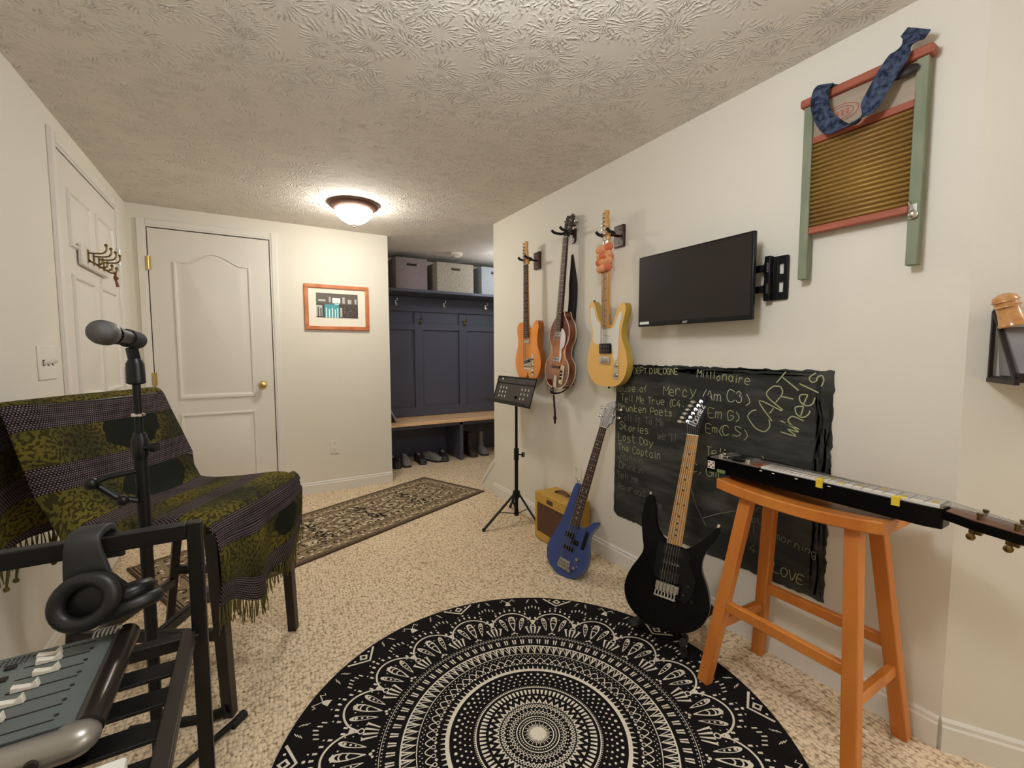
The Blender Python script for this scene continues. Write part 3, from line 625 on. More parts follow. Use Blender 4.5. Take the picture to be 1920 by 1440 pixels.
# cream and gold two-horn guitar
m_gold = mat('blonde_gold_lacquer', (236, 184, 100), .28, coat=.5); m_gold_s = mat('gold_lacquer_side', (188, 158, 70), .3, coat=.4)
gb = [(0, 0), (.085, .008), (.140, .05), (.162, .115), (.150, .185), (.122, .245), (.118, .295), (.134, .345), (.146, .385), (.138, .418), (.112, .420), (.084, .392), (.066, .352), (.048, .325), (.03, .318), (-.03, .330), (-.055, .345), (-.078, .378), (-.092, .420), (-.114, .452), (-.138, .446), (-.148, .412), (-.142, .36), (-.124, .30), (-.126, .245), (-.150, .185), (-.162, .115), (-.140, .05), (-.085, .008)]
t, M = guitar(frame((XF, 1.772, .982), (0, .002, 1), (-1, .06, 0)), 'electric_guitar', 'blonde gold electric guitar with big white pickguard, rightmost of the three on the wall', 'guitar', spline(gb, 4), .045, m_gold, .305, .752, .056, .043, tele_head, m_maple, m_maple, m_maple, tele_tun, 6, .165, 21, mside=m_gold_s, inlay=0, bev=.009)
pg = xy(spline([(-.03, .314), (-.06, .338), (-.086, .37), (-.10, .41), (-.122, .425), (-.135, .41), (-.130, .355), (-.112, .30), (-.106, .24), (-.07, .22), (.035, .222), (.05, .19), (.068, .135), (.088, .135), (.096, .175), (.10, .24), (.104, .30), (.116, .345), (.122, .375), (.106, .378), (.082, .342), (.058, .308), (.032, .302)], 4))
plate(t, M, pg, .0002, .0028, 'pickguard', mat('white_pickguard', (226, 222, 212), .3))
mb = MB(M)
mb.ribbon(spline([(-.02, .272, .0032), (-.008, .262, .0032), (.006, .268, .0032), (.012, .255, .0032), (.022, .252, .0032)], 5, False), .002); mb.ribbon([(.004, .262, .0032), (.03, .262, .0032)], .0014); mb.build('pickguard_mark', mat('grey_ink', (110, 106, 100), .6), t)
pickup(t, M, .0, .198, .086, .052, .012, m_bplas, mat('silver_bar', (150, 146, 142), .3, .8), 6, 0, 2)
mb = MB(M); mb.box((0, .138, .004), (.074, .036, .008))
for i in range(6): mb.cyl((-.03+.012*i, .122, .011), (-.03+.012*i, .154, .011), .0045, 8)
mb.build('bridge', m_chrome, t, bevel=.001)
plate(t, M, xy(spline([(.072, .045), (.085, .04), (.098, .05), (.098, .13), (.085, .14), (.074, .13)], 4)), .0002, .003, 'control_plate', m_chrome)
knob(t, M, .085, .062, .002, .0095, .02); knob(t, M, .085, .112, .002, .0095, .02)
MB(M).cyl((0, -.012, -.022), (0, .002, -.022), .006, 10).build('strap_button', m_bplas, t); MB(M).cyl((-.127, .446, -.02), (-.13, .46, -.02), .006, 10).build('strap_button', m_bplas, t)
# knobbly wrap gripping its neck
mb = MB(M); R2 = random.Random(3)
for i in range(4):
    for j, (sx_, n_) in enumerate(((-1, 5), (1, 5), (0, 6))):
        x = sx_*(.030+.006*(i % 2)); y = .612+.032*i
        mb.ball((x-.004, y+R2.uniform(-.004, .004), .012+(.010 if sx_ == 0 else .004)), .026, 10, (i+j) % 3, (1.1, .85, .75))
mb.ball((.03, .655, .006), .022, 10, 1, (.9, 1.3, .8)); mb.ball((-.02, .600, .012), .017, 10, 1, (1.2, .8, .8))
tag(mb.build('woven_wrap', [mat('orange_wool', (226, 146, 90), .9, noise=(90., (236, 176, 128), (1, 1, 1), .4, .6)), mat('coral_wool', (214, 116, 84), .9), mat('peach_wool', (230, 160, 112), .9)], None, angle=80), 'knobbly orange and coral wrap around the neck of the gold guitar', 'wrap')

def hanger(y, z, arm_z, reach, label, shape):
    t = thing('guitar_hanger', label, 'guitar hanger', (W, y, z), 'wall hangers holding the guitars')
    mb = MB(); h = .056
    if shape: mb.prism(xy(spline([(0, -h), (.022, -h*.8), (.026, 0), (.022, h*.8), (0, h), (-.022, h*.8), (-.026, 0), (-.022, -h*.8)], 4)), 0, .018, 0, frame((W, y, z), (0, 0, 1), (-1, 0, 0)))
    else: mb.b2((W-.018, y-.035, z-h), (W, y+.035, z+h))
    mb.build('wall_plate', m_dwood, t, bevel=.003)
    mb = MB(); mb.cyl((W-.018, y, z), (W-reach+.02, y, z), .0065, 10)
    mb.build('stem', m_black, t)
    for s in (-1, 1):
        mb = MB(); mb.tube(spline([(W-reach+.02, y, z), (W-reach+.015, y+s*.02, z-.002), (W-reach, y+s*.037, z+.0), (W-reach-.035, y+s*.040, z+.004), (W-reach-.05, y+s*.041, z+.016)], 5, False), .008, 10); mb.build('yoke_arm', m_rubber, t)
    for s in (-.035, .035): MB().lathe([(.005, .0), (.004, .003)], 10, 0, frame((W-.018, y, z+s), (0, 1, 0), (-1, 0, 0))).build('screw', m_abrass, t)
hanger(2.547, 1.775, 0, .085, 'dark wood guitar hanger holding the honey brown guitar', 0)
hanger(2.165, 1.865, 0, .085, 'rounded dark wood hanger holding the violin shaped bass', 1)
hanger(1.772, 1.765, 0, .085, 'dark wood guitar hanger holding the gold guitar', 0)

# ------------------------------------------------------------------ black guitar on a floor stand
RUGZ = .009
Pb = V((1.325, 1.135, .10)); Pt = V((1.602, 1.195, .973)); ax = (Pt-Pb).normalized()
rg = [(0, 0), (.08, .012), (.135, .055), (.158, .12), (.142, .19), (.114, .245), (.108, .285), (.118, .33), (.138, .375), (.150, .41), (.143, .425), (.126, .405), (.098, .365), (.07, .335), (.045, .315), (.03, .312), (-.03, .325), (-.055, .338), (-.08, .372), (-.094, .43), (-.112, .478), (-.128, .484), (-.138, .455), (-.142, .39), (-.128, .32), (-.114, .27), (-.122, .235), (-.150, .175), (-.162, .11), (-.14, .05), (-.085, .01)]
ibz = [(-.021, 0), (-.028, .03), (-.040, .045), (-.042, .06), (-.028, .10), (-.012, .135), (.006, .162), (.036, .178), (.026, .152), (.026, .12), (.032, .10), (.026, .05), (.021, .0)]
ibt = [(-.030+.0075*i, .05+.0185*i, -1) for i in range(6)]
m_rg = mat('gloss_black_lacquer', (6, 5, 6), .2, spec=.12)
t, M = guitar(frame(Pb, ax, (-.88, -.46, 0)), 'electric_guitar', 'gloss black electric guitar with maple neck standing on the round rug', 'guitar', spline(rg, 4), .042, m_rg, .318, .755, .058, .044, ibz, mat('black_headstock', (8, 8, 9), .5, spec=.15), m_maple, m_maple, ibt, 6, .165, 24, bev=.007, mside=m_rg, mtun=m_chrome, htilt=.1)
pickup(t, M, 0, .29, .075, .03, .008, m_bplas, mat('dark_pole', (50, 50, 52), .3, .8), 6, 0, 2); pickup(t, M, 0, .245, .07, .016, .008, m_bplas, None, 6); pickup(t, M, 0, .195, .075, .034, .008, m_bplas, mat('dark_pole2', (60, 58, 56), .4, .8), 6, 0, 2)
plate(t, M, xy(spline([(-.055, .31), (.05, .305), (.065, .26), (.095, .2), (.075, .12), (.05, .13), (.045, .18), (-.05, .18), (-.06, .25)], 4)), .0002, .0016, 'pickguard', mat('black_pickguard', (10, 9, 10), .3, spec=.2))
mb = MB(M); mb.box((0, .155, .006), (.086, .028, .012))
for i in range(6): mb.box((-.033+.013*i, .15, .015), (.010, .03, .008))
mb.build('bridge', mat('satin_nickel', (168, 162, 152), .35, .9), t, bevel=.001)
mb = MB(M); mb.box((-.004, .116, .004), (.08, .006, .008))
for i in range(7): mb.box((-.040+.012*i, .126, .005), (.0045, .022, .006))
mb.build('tremolo_plate', m_chrome, t)
knob(t, M, .075, .185, .001, .0085, .016, m_bplas); knob(t, M, .095, .135, .001, .0085, .016, m_bplas); MB(M).bar((.06, .155, .002), (.064, .15, .022), .004, .004).build('switch', m_chrome, t)
Mh = M @ T(0, .759, 0) @ RX(-.1)
mb = MB(Mh)                      # white script lettering along the headstock
def letters(mb, Mx, strokes, w, z): 
    for s in strokes: mb.ribbon([Mx @ V((x, y, z)) for x, y in s], w, Mx.to_3x3() @ V((0, 0, 1)))
Ml = T(0, 0, 0)
lg = [[(0, 0), (.004, 1)], [(.35, 1), (.25, 0), (.6, 0), (.7, .28), (.62, .5), (.3, .5)], [(1.15, .5), (.85, .5), (.78, .05), (1.1, .05), (1.2, .5), (1.15, 0)], [(1.4, 0), (1.48, .5), (1.46, .35), (1.7, .5), (1.75, .4), (1.68, 0)], [(1.9, .28), (2.2, .28), (2.15, .5), (1.92, .5), (1.88, .05), (2.15, .05)], [(2.4, .5), (2.75, .5), (2.35, .03), (2.72, .03)]]
Mt = T(.004, .036, 0) @ RZ(1.32) @ Matrix.Scale(.034, 4)
for s_ in lg: mb.ribbon([Mt @ V((x, y*1.0, 0)) + V((0, 0, .0078)) for x, y in s_], .0046, (0, 0, 1))
mb.build('headstock_lettering', mat('white_lettering', (228, 224, 222), .4), t)
MB(M).cyl((-.126, .48, -.02), (-.128, .496, -.02), .006, 10).build('strap_button', m_chrome, t)
MB(M).cyl((.14, .42, -.02), (.143, .436, -.02), .006, 10).build('strap_button', m_chrome, t)

t = thing('guitar_stand', 'black tripod guitar stand under the gloss black guitar on the rug', 'guitar stand', (1.42, 1.17, RUGZ))
hub = V((1.455, 1.185, .12)); Pl = lambda x, y, z: M @ V((x, y, z))
MB().cyl(hub, Pl(0, .30, -.075), .011, 12).build('pole', m_black, t)
mb = MB(); mb.lathe([(.02, -.03), (.022, 0), (.016, .03)], 16, 0, T(*hub)); mb.build('hub', m_bplas, t)
for e in ((1.345, 1.315, RUGZ+.012), (1.36, 1.045, RUGZ+.012), (1.62, 1.18, .012)):
    mb = MB(); mb.tube([hub, V(e)], .0095, 10); lg_ = mb.build('leg', m_black, t); d = (V(e)-hub).normalized()
    MB().tube([V(e)-d*.04, V(e)], .013, 10).build('rubber_foot', m_rubber, lg_)
for s in (-1, 1):
    mb = MB(); c0 = Pl(s*.03, -.02, -.07); c1 = Pl(s*.085, -.012, -.06); c2 = Pl(s*.09, -.014, .0); c3 = Pl(s*.09, -.005, .045)
    mb.tube([hub, c0, c1], .008, 10); ar = mb.build('cradle_arm', m_black, t)
    mb = MB(); mb.tube([c1, c2, c3], .013, 12); mb.build('foam_sleeve', m_rubber, ar)
mb = MB(); q0 = V((1.46, 1.11, .09)); mb.tube([hub, q0, V((1.545, 1.07, .145))], .009, 10); mb.tube([V((1.50, 1.09, .115)), V((1.55, 1.067, .15))], .017, 12); mb.build('locking_arm', m_rubber, t)

# ------------------------------------------------------------------ blue bass leaning in front of the amplifier
Pb = V((1.356, 1.812, .004)); Pt = V((1.655, 1.778, .889)); ax = (Pt-Pb).normalized()
sr = [(0, 0), (.06, .008), (.112, .038), (.140, .09), (.138, .145), (.118, .19), (.108, .225), (.112, .258), (.128, .288), (.138, .312), (.128, .326), (.108, .314), (.09, .295), (.066, .275), (.044, .268), (.028, .268), (-.028, .30), (-.042, .34), (-.046, .40), (-.05, .46), (-.066, .476), (-.082, .46), (-.09, .40), (-.096, .32), (-.108, .25), (-.128, .19), (-.148, .135), (-.146, .085), (-.116, .035), (-.06, .008)]
srh = [(-.02, 0), (-.024, .02), (-.036, .034), (-.030, .05), (-.030, .10), (-.024, .128), (-.004, .138), (.016, .148), (.026, .132), (.026, .09), (.034, .06), (.040, .026), (.028, .024), (.02, .0)]
srt = [(-.022, .055, -1), (-.020, .10, -1), (.018, .112, 1), (.024, .068, 1)]
m_blue = mat('metallic_blue_lacquer', (64, 82, 140), .3, .25, coat=.4); m_silver = mat('silver_headstock', (206, 204, 206), .25, .6)
t, M = guitar(frame(Pb, ax, (-1, -.30, 0)), 'bass_guitar', 'metallic blue bass guitar leaning on the wall in front of the amplifier', 'guitar', spline([(x*.86, y) for x, y in sr], 4), .038, m_blue, .262, .80, .056, .04, srh, m_silver, m_rose, m_maple, srt, 4, .075, 24, bev=.013, seg=4, mside=m_blue, inlay=1, htilt=.1, sw=.0011, mtun=m_chrome, heel=.28)
pickup(t, M, -.004, .145, .062, .02, .007, m_bplas, None, 4); pickup(t, M, -.014, .21, .052, .024, .007, m_bplas, None, 2); pickup(t, M, .024, .186, .045, .024, .007, m_bplas, None, 2)
plate(t, M, xy(spline([(.068, .175), (.078, .17), (.086, .18), (.086, .255), (.078, .262), (.07, .255)], 4)), .0002, .004, 'thumb_rest', m_bplas)
mb = MB(M); mb.box((0, .062, .004), (.064, .046, .008))
for i in range(4): mb.box((-.024+.016*i, .062, .012), (.011, .034, .010), 1)
mb.build('bridge', [mat('cream_nickel', (206, 200, 180), .35, .6), m_chrome], t, bevel=.001)
for x, y in ((.07, .115), (.066, .07), (.045, .045)): knob(t, M, x, y, 0, .0095, .02)
MB(M).cyl((-.066, .474, -.018), (-.066, .49, -.018), .007, 10).build('strap_button', m_chrome, t)

# ------------------------------------------------------------------ tweed amplifier
m_tweed = mat('yellow_tweed', (206, 164, 76), .75, noise=(160., (182, 138, 54), (1, 1, 1), .4, .6), bump=(420, .25)); m_grill = mat('brown_grille_cloth', (98, 62, 38), .85, noise=(220., (78, 48, 30), (1, 1, 1), .4, .6))
ay0, ay1, ax0, ax1, ah = 1.965, 2.295, 1.512, 1.682, .30
t = thing('guitar_amplifier', 'small yellow tweed guitar amplifier on the carpet behind the blue bass', 'amplifier', (1.6, 2.13, 0))
MB().b2((ax0+.01, ay0, .006), (ax1, ay1, ah)).build('cabinet', m_tweed, t, bevel=.012, seg=3)
mb = MB()
for a, b in (((ay0, .006), (ay1, .052)), ((ay0, .235), (ay1, ah)), ((ay0, .052), (ay0+.022, .235)), ((ay1-.022, .052), (ay1, .235))): mb.b2((ax0, a[0], a[1]), (ax0+.014, b[0], b[1]))
mb.build('front_frame', m_tweed, t, bevel=.004); MB().b2((ax0+.004, ay0+.02, .05), (ax0+.012, ay1-.02, .237)).build('grille', m_grill, t)
MB().b2((ax0-.003, 2.105, .252), (ax0+.001, 2.165, .278)).build('badge', mat('badge_brown', (58, 36, 26), .4), t, bevel=.002)
mb = MB(); mb.ribbon(spline([(1.60, 2.07, ah+.002), (1.60, 2.08, ah+.014), (1.60, 2.13, ah+.022), (1.60, 2.18, ah+.014), (1.60, 2.19, ah+.002)], 6, False), .026, (0, 0, 1)); mb.build('handle', mat('brown_leather', (92, 56, 34), .5), t, solid=.006)
for y in (2.065, 2.195): MB().box((1.60, y, ah+.003), (.03, .018, .008)).build('handle_cap', m_chrome, t, bevel=.002)
for x in (ax0+.03, ax1-.02):
    for y in (ay0+.03, ay1-.03): MB().cyl((x, y, 0), (x, y, .008), .012, 12).build('foot', m_rubber, t)

# ------------------------------------------------------------------ music stand
mc = V((1.545, 2.575, 0)); t = thing('music_stand', 'black folding music stand with punched desk near the passage corner', 'music stand', (*mc.xy, 0))
MB().cyl(mc+V((0, 0, .05)), mc+V((0, 0, .50)), .0125, 14).build('lower_tube', m_black, t)
MB().cyl(mc+V((0, 0, .46)), mc+V((0, 0, .82)), .0095, 14).build('upper_tube', m_black, t)
MB().cyl(mc+V((0, 0, .43)), mc+V((0, 0, .51)), .017, 14).build('clamp', m_bplas, t)
kd = V((.62, -.78, 0)); mb = MB(); mb.cyl(mc+V((0, 0, .47)), mc+kd*.045+V((0, 0, .47)), .005, 8); mb.cyl(mc+kd*.042+V((0, 0, .47)), mc+kd*.055+V((0, 0, .47)), .018, 12); mb.build('clamp_knob', m_bplas, t)
mb = MB(); mb.lathe([(.02, .165), (.028, .185), (.024, .215), (.014, .22)], 14, 0, T(*mc)); mb.build('leg_collar', m_bplas, t)
mb = MB(); mb.lathe([(.016, .045), (.018, .06), (.016, .075)], 14, 0, T(*mc)); mb.build('lower_collar', m_bplas, t)
for a in (atan2(2.535-2.575, 1.275-1.545), atan2(2.535-2.575, 1.275-1.545)+2.09, atan2(2.535-2.575, 1.275-1.545)-2.09):
    d = V((cos(a), sin(a), 0)); L_ = .275 if abs(a) > 2 else .15
    if a > 0 and abs(a) <= 2: L_ = .2
    mb = MB(); e = mc + d*L_ + V((0, 0, .012)); mb.bar(mc+d*.02+V((0, 0, .195)), e, .018, .007); mb.bar(mc+d*.012+V((0, 0, .06)), mc+d*L_*.55+V((0, 0, .10)), .012, .004); lg_ = mb.build('leg', m_black, t)
    MB().ball(e-V((0, 0, .0)), .012, 10).build('rubber_foot', m_rubber, lg_)
Md = frame((1.515, 2.605, .812), (.30, 0, 1), (-1, 0, .30)); hw, hh = .245, .185     # local x toward the camera end
mb = MB(Md); nx, ny = 12, 6; xs = [-hw+2*hw*i/nx for i in range(nx+1)]; ys = [hh*(.0+1.0*i/ny) for i in range(ny+1)]
holes = set()
for j in (1, 2, 3):
    for i in (1, 2, 3): holes.add((i, j))
    for i in (8, 9, 10): holes.add((i, j))
holes -= {(10, 1)}; holes.add((1, 5))
for i in range(nx):
    for j in range(ny):
        a, b, c, d = xs[i], xs[i+1], ys[j], ys[j+1]; q = [(a, c, 0), (b, c, 0), (b, d, 0), (a, d, 0)]
        if (i, j) in holes:
            cx, cy = (a+b)/2, (c+d)/2; r = min(b-a, d-c)*.33; rr = [(cx+r*cos(-3*pi/4+2*pi*k/16), cy+r*sin(-3*pi/4+2*pi*k/16), 0) for k in range(16)]
            vs = q+rr; fs = []
            for s_ in range(4):
                for k in range(4):
                    k0 = s_*4+k; fs.append((s_, 4+(k0+1) % 16, 4+k0) if k < 2 else ((s_+1) % 4, 4+(k0+1) % 16, 4+k0))
                fs.append((s_, (s_+1) % 4, 4+(s_*4+2) % 16))
            mb.add(vs, fs)
        else: mb.add(q, [(0, 1, 2, 3)])
m_desk = mat('grey_desk_metal', (66, 62, 60), .4, .3)
mb.build('desk', m_desk, t, solid=.003, smooth=False)
mb = MB(Md); mb.box((0, hh*.76, .004), (2*hw, .006, .006)); mb.box((0, hh, .004), (2*hw, .007, .008)); mb.box((-hw, hh/2, .002), (.006, hh, .006)); mb.box((hw, hh/2, .002), (.006, hh, .006)); mb.build('desk_rim', m_black, t)
mb = MB(Md); mb.box((0, -.004, .028), (2*hw+.02, .006, .056)); mb.box((0, .006, .056), (2*hw+.02, .016, .004)); mb.build('page_ledge', m_black, t, bevel=.001)
mb = MB(Md); mb.box((.05, .05, .006), (.016, .016, .012)); mb.box((.05, .008, .006), (.016, .016, .012)); mb.build('hinge_screw', m_bplas, t)
mb = MB(Md); mb.box((0, .06, -.012), (.05, .10, .02)); mb.build('desk_bracket', m_black, t, bevel=.003)

# ------------------------------------------------------------------ television on its arm
t = thing('television', 'black flat television screen on a swing arm on the right wall', 'television', (1.62, 1.265, 1.44))
ty0, ty1, tz0, tz1, tx = .985, 1.545, 1.28, 1.603, 1.605
MB().b2((tx, ty0, tz0), (tx+.018, ty1, tz1)).build('housing', m_bplas, t, bevel=.003)
MB().b2((tx+.015, ty0+.10, tz0+.05), (tx+.035, ty1-.10, tz1-.06)).build('back_shell', m_bplas, t, bevel=.006)
MB().b2((tx-.0012, ty0+.008, tz0+.018), (tx+.001, ty1-.008, tz1-.008)).build('screen', mat('dark_screen', (40, 34, 31), .38, spec=.3), t)
MB().b2((tx-.0018, ty1-.068, tz0+.010), (tx-.0005, ty1-.012, tz0+.022)).build('sticker', mat('white_sticker', (232, 230, 226), .5), t)
mb = MB(); Mx = frame((tx-.0012, 1.29, tz0+.005), (0, 0, 1), (-1, 0, 0)) @ Matrix.Scale(.0085, 4)
for s_ in ([(0, 0), (.5, 0), (.62, .9), (.1, .9)], [(.6, .5), (.05, .45), (0, 0)], [(1.4, .9), (.95, .9), (.85, 0), (1.3, 0)], [(1.6, .5), (2.1, .5), (2.15, .9), (1.7, .9), (1.58, 0), (2.05, 0)], [(2.35, 0), (2.45, .9), (2.9, .9)]):
    mb.ribbon([Mx @ V((x, y, 0)) for x, y in s_], .0018, (-1, 0, 0))
mb.build('brand_lettering', mat('silver_lettering', (214, 214, 214), .4), t)
t = thing('tv_mount', 'black swing arm bracket bolted to the wall behind the television', 'tv mount', (W, .94, 1.43))
mb = MB()
for y in (.918, .968): mb.b2((W-.012, y-.008, 1.355), (W, y+.008, 1.51))
for z in (1.366, 1.432, 1.498): mb.b2((W-.0115, .912, z-.014), (W, .975, z+.014))
mb.b2((W-.0118, .944, 1.356), (W-.001, .985, 1.509))
mb.build('wall_plate', m_black, t, bevel=.002)
MB().b2((W-.035, .962, 1.35), (W-.010, .985, 1.515)).build('pivot_post', m_black, t, bevel=.003)
for z in (1.395, 1.472):
    MB().bar((W-.024, .975, z), (W-.05, 1.22, z), .016, .026).build('swing_arm', m_black, t, bevel=.002)
    MB().cyl((W-.024, .975, z-.018), (W-.024, .975, z+.018), .015, 14).build('pivot', m_bplas, t)
MB().b2((W-.062, 1.19, 1.37), (W-.045, 1.29, 1.50)).build('screen_plate', m_black, t)

# ------------------------------------------------------------------ washboard with denim strap
m_green = mat('weathered_green_paint', (118, 128, 104), .7, noise=(26., (140, 142, 118), (1, 1, .25), .4, .7)); m_red = mat('faded_red_paint', (168, 92, 66), .6, noise=(40., (148, 74, 52), (1, .3, 1), .35, .7))
m_panelw = mat('bleached_pine', (176, 160, 140), .8, noise=(14., (148, 130, 110), (1, .1, 1), .35, .7)); m_rib = mat('tarnished_brass_ribs', (164, 130, 66), .55, .45, noise=(5., (138, 102, 66), (1, 1, 1), .35, .7))
wy0, wy1 = .537, .858; wx0, wx1 = 1.660, 1.690
t = thing('washboard', 'old washboard with green legs and brass ribs hung high on the right wall', 'washboard', (1.675, .70, 1.41))
for y in (wy0+.012, wy1-.012): MB().b2((wx0, y-.014, 1.41), (wx1, y+.014, 1.985)).build('leg', m_green, t, bevel=.003)
MB().b2((wx0-.008, wy0-.012, 1.985), (wx1+.004, wy1+.012, 2.012)).build('top_rail', m_red, t, bevel=.006, seg=3)
MB().b2((wx0+.010, wy0+.026, 1.875), (wx1-.006, wy1-.026, 1.985)).build('top_panel', m_panelw, t)
for z in (1.868, 1.572): MB().b2((wx0+.002, wy0+.026, z-.011), (wx1-.002, wy1-.026, z+.011)).build('cross_rail', m_red, t, bevel=.003)
mb = MB(); nr = 19; prof = []
for i in range(nr*8+1):
    z = 1.583+(1.857-1.583)*i/(nr*8); prof.append((z, .0085*abs(sin(pi*i/8))**.8))
vs = []
for y in (wy0+.026, wy1-.026): vs += [(wx0+.012-h, y, z) for z, h in prof]
k = len(prof); mb.add(vs, [(i, i+1, k+i+1, k+i) for i in range(k-1)]); mb.build('ribbed_sheet', m_rib, t, angle=80, solid=.001)
MB().b2((wx0+.016, wy0+.026, 1.583), (wx1-.004, wy1-.026, 1.857)).build('backing_board', m_panelw, t)
mb = MB()                         # faint red stencil oval on the top panel
for s_ in (1., .72): mb.tube([(wx0+.0095, .755+.052*s_*cos(a), 1.925+.026*s_*sin(a)) for a in [2*pi*i/24 for i in range(24)]], .0012, 5, 0, closed=True)
for i in range(4): mb.b2((wx0+.009, .73+.014*i, 1.917), (wx0+.0102, .738+.014*i, 1.933))
mb.build('stencil', mat('faded_stencil_red', (176, 104, 88), .8), t)
mb = MB(); mb.ball((wx0-.006, wy0+.012, 1.552), .013, 14, 0, (.8, 1, 1)); mb.b2((wx0-.003, wy0+.004, 1.552), (wx0, wy0+.020, 1.582)); mb.tube([(wx0-.012, wy0+.012, 1.565), (wx0-.016, wy0+.02, 1.585), (wx0-.006, wy0+.02, 1.592)], .002, 6); mb.build('bell', m_chrome, t)
m_denim = mat('worn_denim', (78, 88, 110), .9, spec=.1, noise=(75., (36, 42, 62), (1, 1, 1), .38, .62), bump=(300, .3))
mb = MB(); sp_ = spline([(1.676, .775, 2.012), (1.654, .786, 2.026), (1.636, .795, 2.012), (1.630, .798, 1.97), (1.634, .786, 1.918), (1.630, .752, 1.872), (1.622, .705, 1.855), (1.614, .665, 1.872), (1.612, .637, 1.912), (1.618, .616, 1.955), (1.628, .598, 1.992), (1.640, .585, 2.020), (1.648, .574, 2.040), (1.652, .558, 2.062)], 6, False)
wn = spline([(-.3, 0, 1), (-.7, 0, .7), (-1, 0, .1), (-1, 0, 0), (-.9, .2, .1), (-.6, .3, .6), (-.3, .1, .9), (-.5, -.3, .7), (-.7, -.4, .4), (-.8, -.4, .2), (-.9, -.3, .1), (-.9, .2, -.1), (-1, 0, 0), (-1, .1, 0)], 6, False)
vs = []; k = len(sp_)
for i in range(k):
    tt = sp_[min(i+1, k-1)]-sp_[max(i-1, 0)]; sd = tt.cross(wn[i]).normalized(); w_ = .052*(1 if i < k-16 else (1-.45*sin(pi*(i-k+16)/10) if i < k-6 else 1.25))
    vs += [sp_[i]-sd*w_/2, sp_[i]+sd*w_/2]
mb.add(vs, [(2*i, 2*i+1, 2*i+3, 2*i+2) for i in range(k-1)]); mb.build('denim_strap', m_denim, t, solid=.004, angle=80)
mb = MB(); mb.ribbon(spline([(1.655, .62, 1.968), (1.646, .60, 1.958), (1.646, .575, 1.957), (1.650, .553, 1.962)], 6, False), [.030]*12+[.03, .028, .025, .022, .018, .012, .004], (-1, 0, 0)); mb.build('strap_tip', mat('dark_leather_tip', (42, 30, 26), .6), t, solid=.004)
# ------------------------------------------------------------------ chalkboard and its writing
GL = {'A': "00 26 40|12 32", 'C': "45 36 16 04 02 10 30 41", 'D': "00 06 26 44 42 20 00", 'E': "40 00 06 46|03 33", 'G': "45 36 16 04 02 10 30 42 43 23", 'H': "00 06|40 46|03 43", 'I': "20 26", 'J': "36 31 20 10 01", 'L': "06 00 40", 'M': "00 06 23 46 40", 'N': "00 06 40 46", 'O': "10 02 04 16 36 44 42 30 10", 'P': "00 06 36 45 44 33 03", 'R': "00 06 36 45 44 33 03|23 40", 'S': "45 36 16 05 14 33 42 31 10 01", 'T': "06 46|26 20", 'U': "06 01 10 30 41 46", 'V': "06 20 46", 'W': "06 10 24 30 46",
 'a': "33 24 14 03 01 10 20 32|34 31 40", 'c': "33 24 14 03 01 10 20 31", 'd': "36 30|33 24 14 03 01 10 20 31", 'e': "02 32 33 24 14 03 01 10 30", 'f': "36 26 15 10|04 24", 'g': "33 24 14 03 01 10 20 32|34 3y 2z 0y", 'h': "06 00|02 14 24 33 30", 'i': "14 10|15 16", 'k': "06 00|34 02 30", 'l': "16 10", 'm': "04 00|03 14 23 20|23 34 43 40", 'n': "04 00|02 14 24 33 30", 'o': "10 02 13 24 33 31 20 10", 'p': "04 0z|03 14 24 33 31 20 01", 'r': "04 00|02 14 24 33", 's': "33 14 03 12 22 31 20 00", 't': "16 11 20 30|04 34", 'u': "04 01 10 20 31|34 30", 'v': "04 10 34", 'w': "04 10 23 30 44", 'y': "04 20|44 20 0z", '(': "36 13 11 3y", ')': "16 33 31 1y", ',': "21 1y", "'": "26 15", '-': "03 33", '.': "20 21", '3': "05 16 26 35 24 33 31 20 10 01", '4': "36 02 42|34 30", '7': "06 46 10"}
def chalk(mb, text, org, ang, size, w=.0036, adv=5.0, rnd=.25):
    """text strokes on the wall plane: local x runs toward -Y, local y up"""
    R_ = random.Random(hash_(text)); x = 0; ca, sa = cos(ang), sin(ang)
    for ch in text:
        if ch == ' ': x += 3.4; continue
        dy = R_.uniform(-.4, .4); k = R_.uniform(.9, 1.12)
        for st in GL[ch].split('|'):
            P = []
            for pr in st.split():
                px = x + k*int(pr[0]) + R_.uniform(-rnd, rnd); yy = {'y': -1, 'z': -2}.get(pr[1]); py = (int(pr[1]) if yy is None else yy)*k + dy + R_.uniform(-rnd, rnd)
                px *= size/6; py *= size/6; P.append(V((BX-.0009, org[0]-(px*ca-py*sa), org[1]+px*sa+py*ca)))
            mb.ribbon(spline(P, 4, False) if len(P) > 2 else P, w, (-1, 0, 0))
        x += adv*k if ch not in "ilI.,'()" else 3.2*k
def hash_(s): return sum((i+1)*ord(c) for i, c in enumerate(s))
BX = W-.004
m_cb = mat('chalkboard_paint', (48, 49, 46), .75, spec=.25); nt = m_cb.node_tree; L = nt.links.new; bs = nt.nodes['Principled BSDF']
tc = node(nt, 'ShaderNodeTexCoord'); mp = node(nt, 'ShaderNodeMapping'); mp.inputs['Rotation'].default_value = (.5, 0, 0); mp.inputs['Scale'].default_value = (1, .7, 3.2); n1 = node(nt, 'ShaderNodeTexNoise', i_Scale=5., i_Detail=8.); n2 = node(nt, 'ShaderNodeTexNoise', i_Scale=2.2, i_Detail=2.)
L(tc.outputs['Object'], mp.inputs[0]); L(mp.outputs[0], n1.inputs[0]); L(tc.outputs['Object'], n2.inputs[0])
r1 = node(nt, 'ShaderNodeValToRGB'); e = r1.color_ramp.elements; e[0].position = .42; e[1].position = .78; e[0].color = (0, 0, 0, 1); e[1].color = (1, 1, 1, 1); L(n1.outputs['Fac'], r1.inputs[0])
